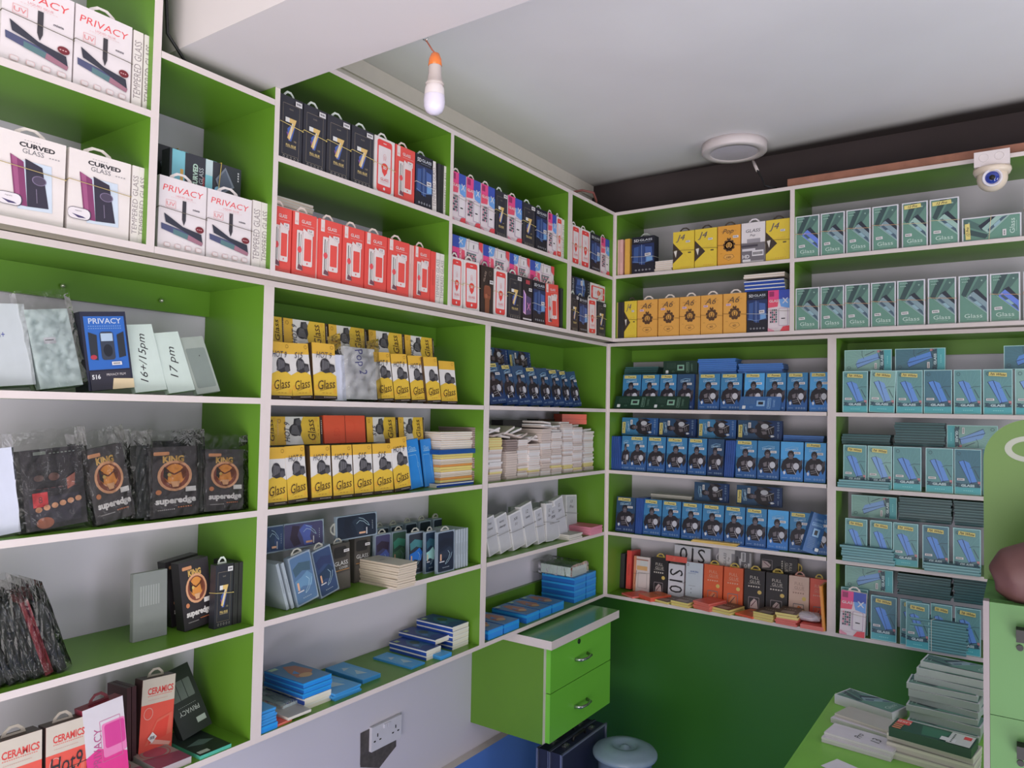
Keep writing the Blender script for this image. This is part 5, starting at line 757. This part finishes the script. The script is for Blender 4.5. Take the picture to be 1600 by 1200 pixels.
# ------------------------------------------------------------------ foreground cabinet, board and arm
o = thing('drawer_cabinet', 'tall green drawer cabinet with black handles at the right edge', 'cabinet', (1.66, -1.60, 0)); GC = mat((70, 122, 56), .5, .9, name='green_drawer_paint', noise=.04, scale=3); EB = mat((126, 116, 120), .5, 1.0, name='grey_edge_strip')
HT = .517+Z0; part(o, 'carcass', bx(-.2765, .29, .0185, .30, 0, HT, GC)); part(o, 'edge_strip', bx(-.2765, -.2695, 0, .0184, 0, HT, EB), label='grey edge strip')
for i in range(6):
    a = .06+i*.15; b_ = a+.1475
    if i == 0: a = .004
    if i == 5: b_ = HT-.002
    zc_ = (.480+Z0)-(5-i)*.148
    d = part(o, 'drawer', bx(-.2692, .288, .001, .0184, HT-(6-i)*.148 if i else .004, HT-(5-i)*.148-.0008, GC))
    part(d, 'handle', lambda q: (q.box(-.240, -.13, -.018, -.010, zc_-.007, zc_+.009, BLK), q.box(-.240, -.226, -.010, .001, zc_-.007, zc_+.009, BLK), q.box(-.144, -.13, -.010, .001, zc_-.007, zc_+.009, BLK)), label='black bar handle'); part(d, 'lock', lambda q: q.lathe([(.0001, .002), (.004, .002), (.004, 0)], BLK, 12, T=Matrix.Translation((-.236, .001, zc_-.018)) @ Matrix.Rotation(math.pi/2, 4, 'X')))
def gb(q):
    m = mat((96, 134, 54), .5, .85, name='lime_board', noise=.03, scale=3); n = 14; W, H, r = .40, .2435, .062
    P = [(0, 0), (W, 0)]+[(W-r+r*math.cos(t), H-r+r*math.sin(t)) for t in [math.pi/2*i/n for i in range(n+1)]]+[(r-r*math.sin(t), H-r+r*math.cos(t)) for t in [math.pi/2*i/n for i in range(n+1)]]
    q.face([(x, 0, z) for x, z in P], m); q.face([(x, .012, z) for x, z in reversed(P)], m)
    for a, b in zip(P, P[1:]+P[:1]): q.face([(a[0], 0, a[1]), (a[0], .012, a[1]), (b[0], .012, b[1]), (b[0], 0, b[1])], m)
o = thing('display_board', 'lime green board with rounded corners standing on the drawer cabinet', 'board', (1.379, -1.44, HT+.0005)); part(o, 'board', gb)
def rg(q):
    m = mat((176, 182, 168), .5, .8); n = 32; cx, cz = .058, .199
    for i in range(n):
        t0, t1 = 2*math.pi*i/n, 2*math.pi*(i+1)/n; f = lambda t, rx, rz: (cx+rx*math.cos(t), -.0006, cz+rz*math.sin(t))
        q.face([f(t0, .031, .0195), f(t1, .031, .0195), f(t1, .022, .012), f(t0, .022, .012)][::-1], m)
part(o, 'ring_mark', rg, label='pale oval ring mark')
SK = mat((98, 62, 60), .6, .8, name='brown_skin', noise=.10, scale=60)
def arm(q):
    S, E_, W_ = Vector((1.80, -1.56, 1.47)), Vector((1.419, -1.565, 1.284)), Vector((1.665, -1.585, 1.279))
    q.tube([S, S.lerp(E_, .3), S.lerp(E_, .6), S.lerp(E_, .86), E_+Vector((-.004, 0, .006)), E_+Vector((-.022, 0, -.004))], [.056, .052, .046, .041, .036, .020], SK, 20)
    q.tube([E_+Vector((-.022, 0, 0)), E_+Vector((0, 0, -.002)), E_.lerp(W_, .25), E_.lerp(W_, .5), E_.lerp(W_, .8), W_], [.018, .0315, .036, .033, .026, .023], SK, 20)
    q.tube([W_, W_+Vector((.03, 0, -.002)), W_+Vector((.06, 0, -.004)), W_+Vector((.088, 0, -.006))], [.023, .026, .029, .024], SK, 16)
    for i, ln in enumerate((.066, .076, .072, .056)):
        b0 = W_+Vector((.072, -.027+.0175*i, -.004)); q.tube([b0, b0+Vector((ln*.45, (i-1.5)*.002, .004)), b0+Vector((ln*.78, (i-1.5)*.003, -.004)), b0+Vector((ln, (i-1.5)*.003, -.013))], [.0098, .0092, .0084, .0068], SK, 10)
    b0 = W_+Vector((.018, -.024, -.002)); q.tube([b0, b0+Vector((.025, -.02, -.002)), b0+Vector((.05, -.032, -.007)), b0+Vector((.068, -.036, -.011))], [.013, .0115, .010, .0075], SK, 10)
q = MB(); arm(q); o = link('person', q.mesh('person', True)); tag(o, 'person at the right edge, bare brown elbow resting on green cabinet', 'person')
rm = o.modifiers.new('remesh', 'REMESH'); rm.mode = 'VOXEL'; rm.voxel_size = .0035; rm.use_smooth_shade = True
sm = o.modifiers.new('smooth', 'SMOOTH'); sm.iterations = 10; sm.factor = .6
slv = mat((34, 34, 44), .8, 1.0, name='dark_shirt_cloth'); 
c = part(o, 'sleeve', lambda q: q.tube([Vector((1.725, -1.562, 1.434)), Vector((1.77, -1.561, 1.456)), Vector((1.83, -1.560, 1.484))], [.063, .066, .07], slv, 20), True, 'dark short sleeve')
# ------------------------------------------------------------------ label hygiene
seen = {}
for o in bpy.data.objects:
    if 'label' in o and not o.parent and 'category' in o:
        n = len(o['label'].split())
        if n > 16 or n < 4: print('LABEL', n, o.name, o['label'])
        seen.setdefault(o['label'], []).append(o.name)
for k_, v_ in seen.items():
    if len(v_) > 1: print('DUP', len(v_), k_)
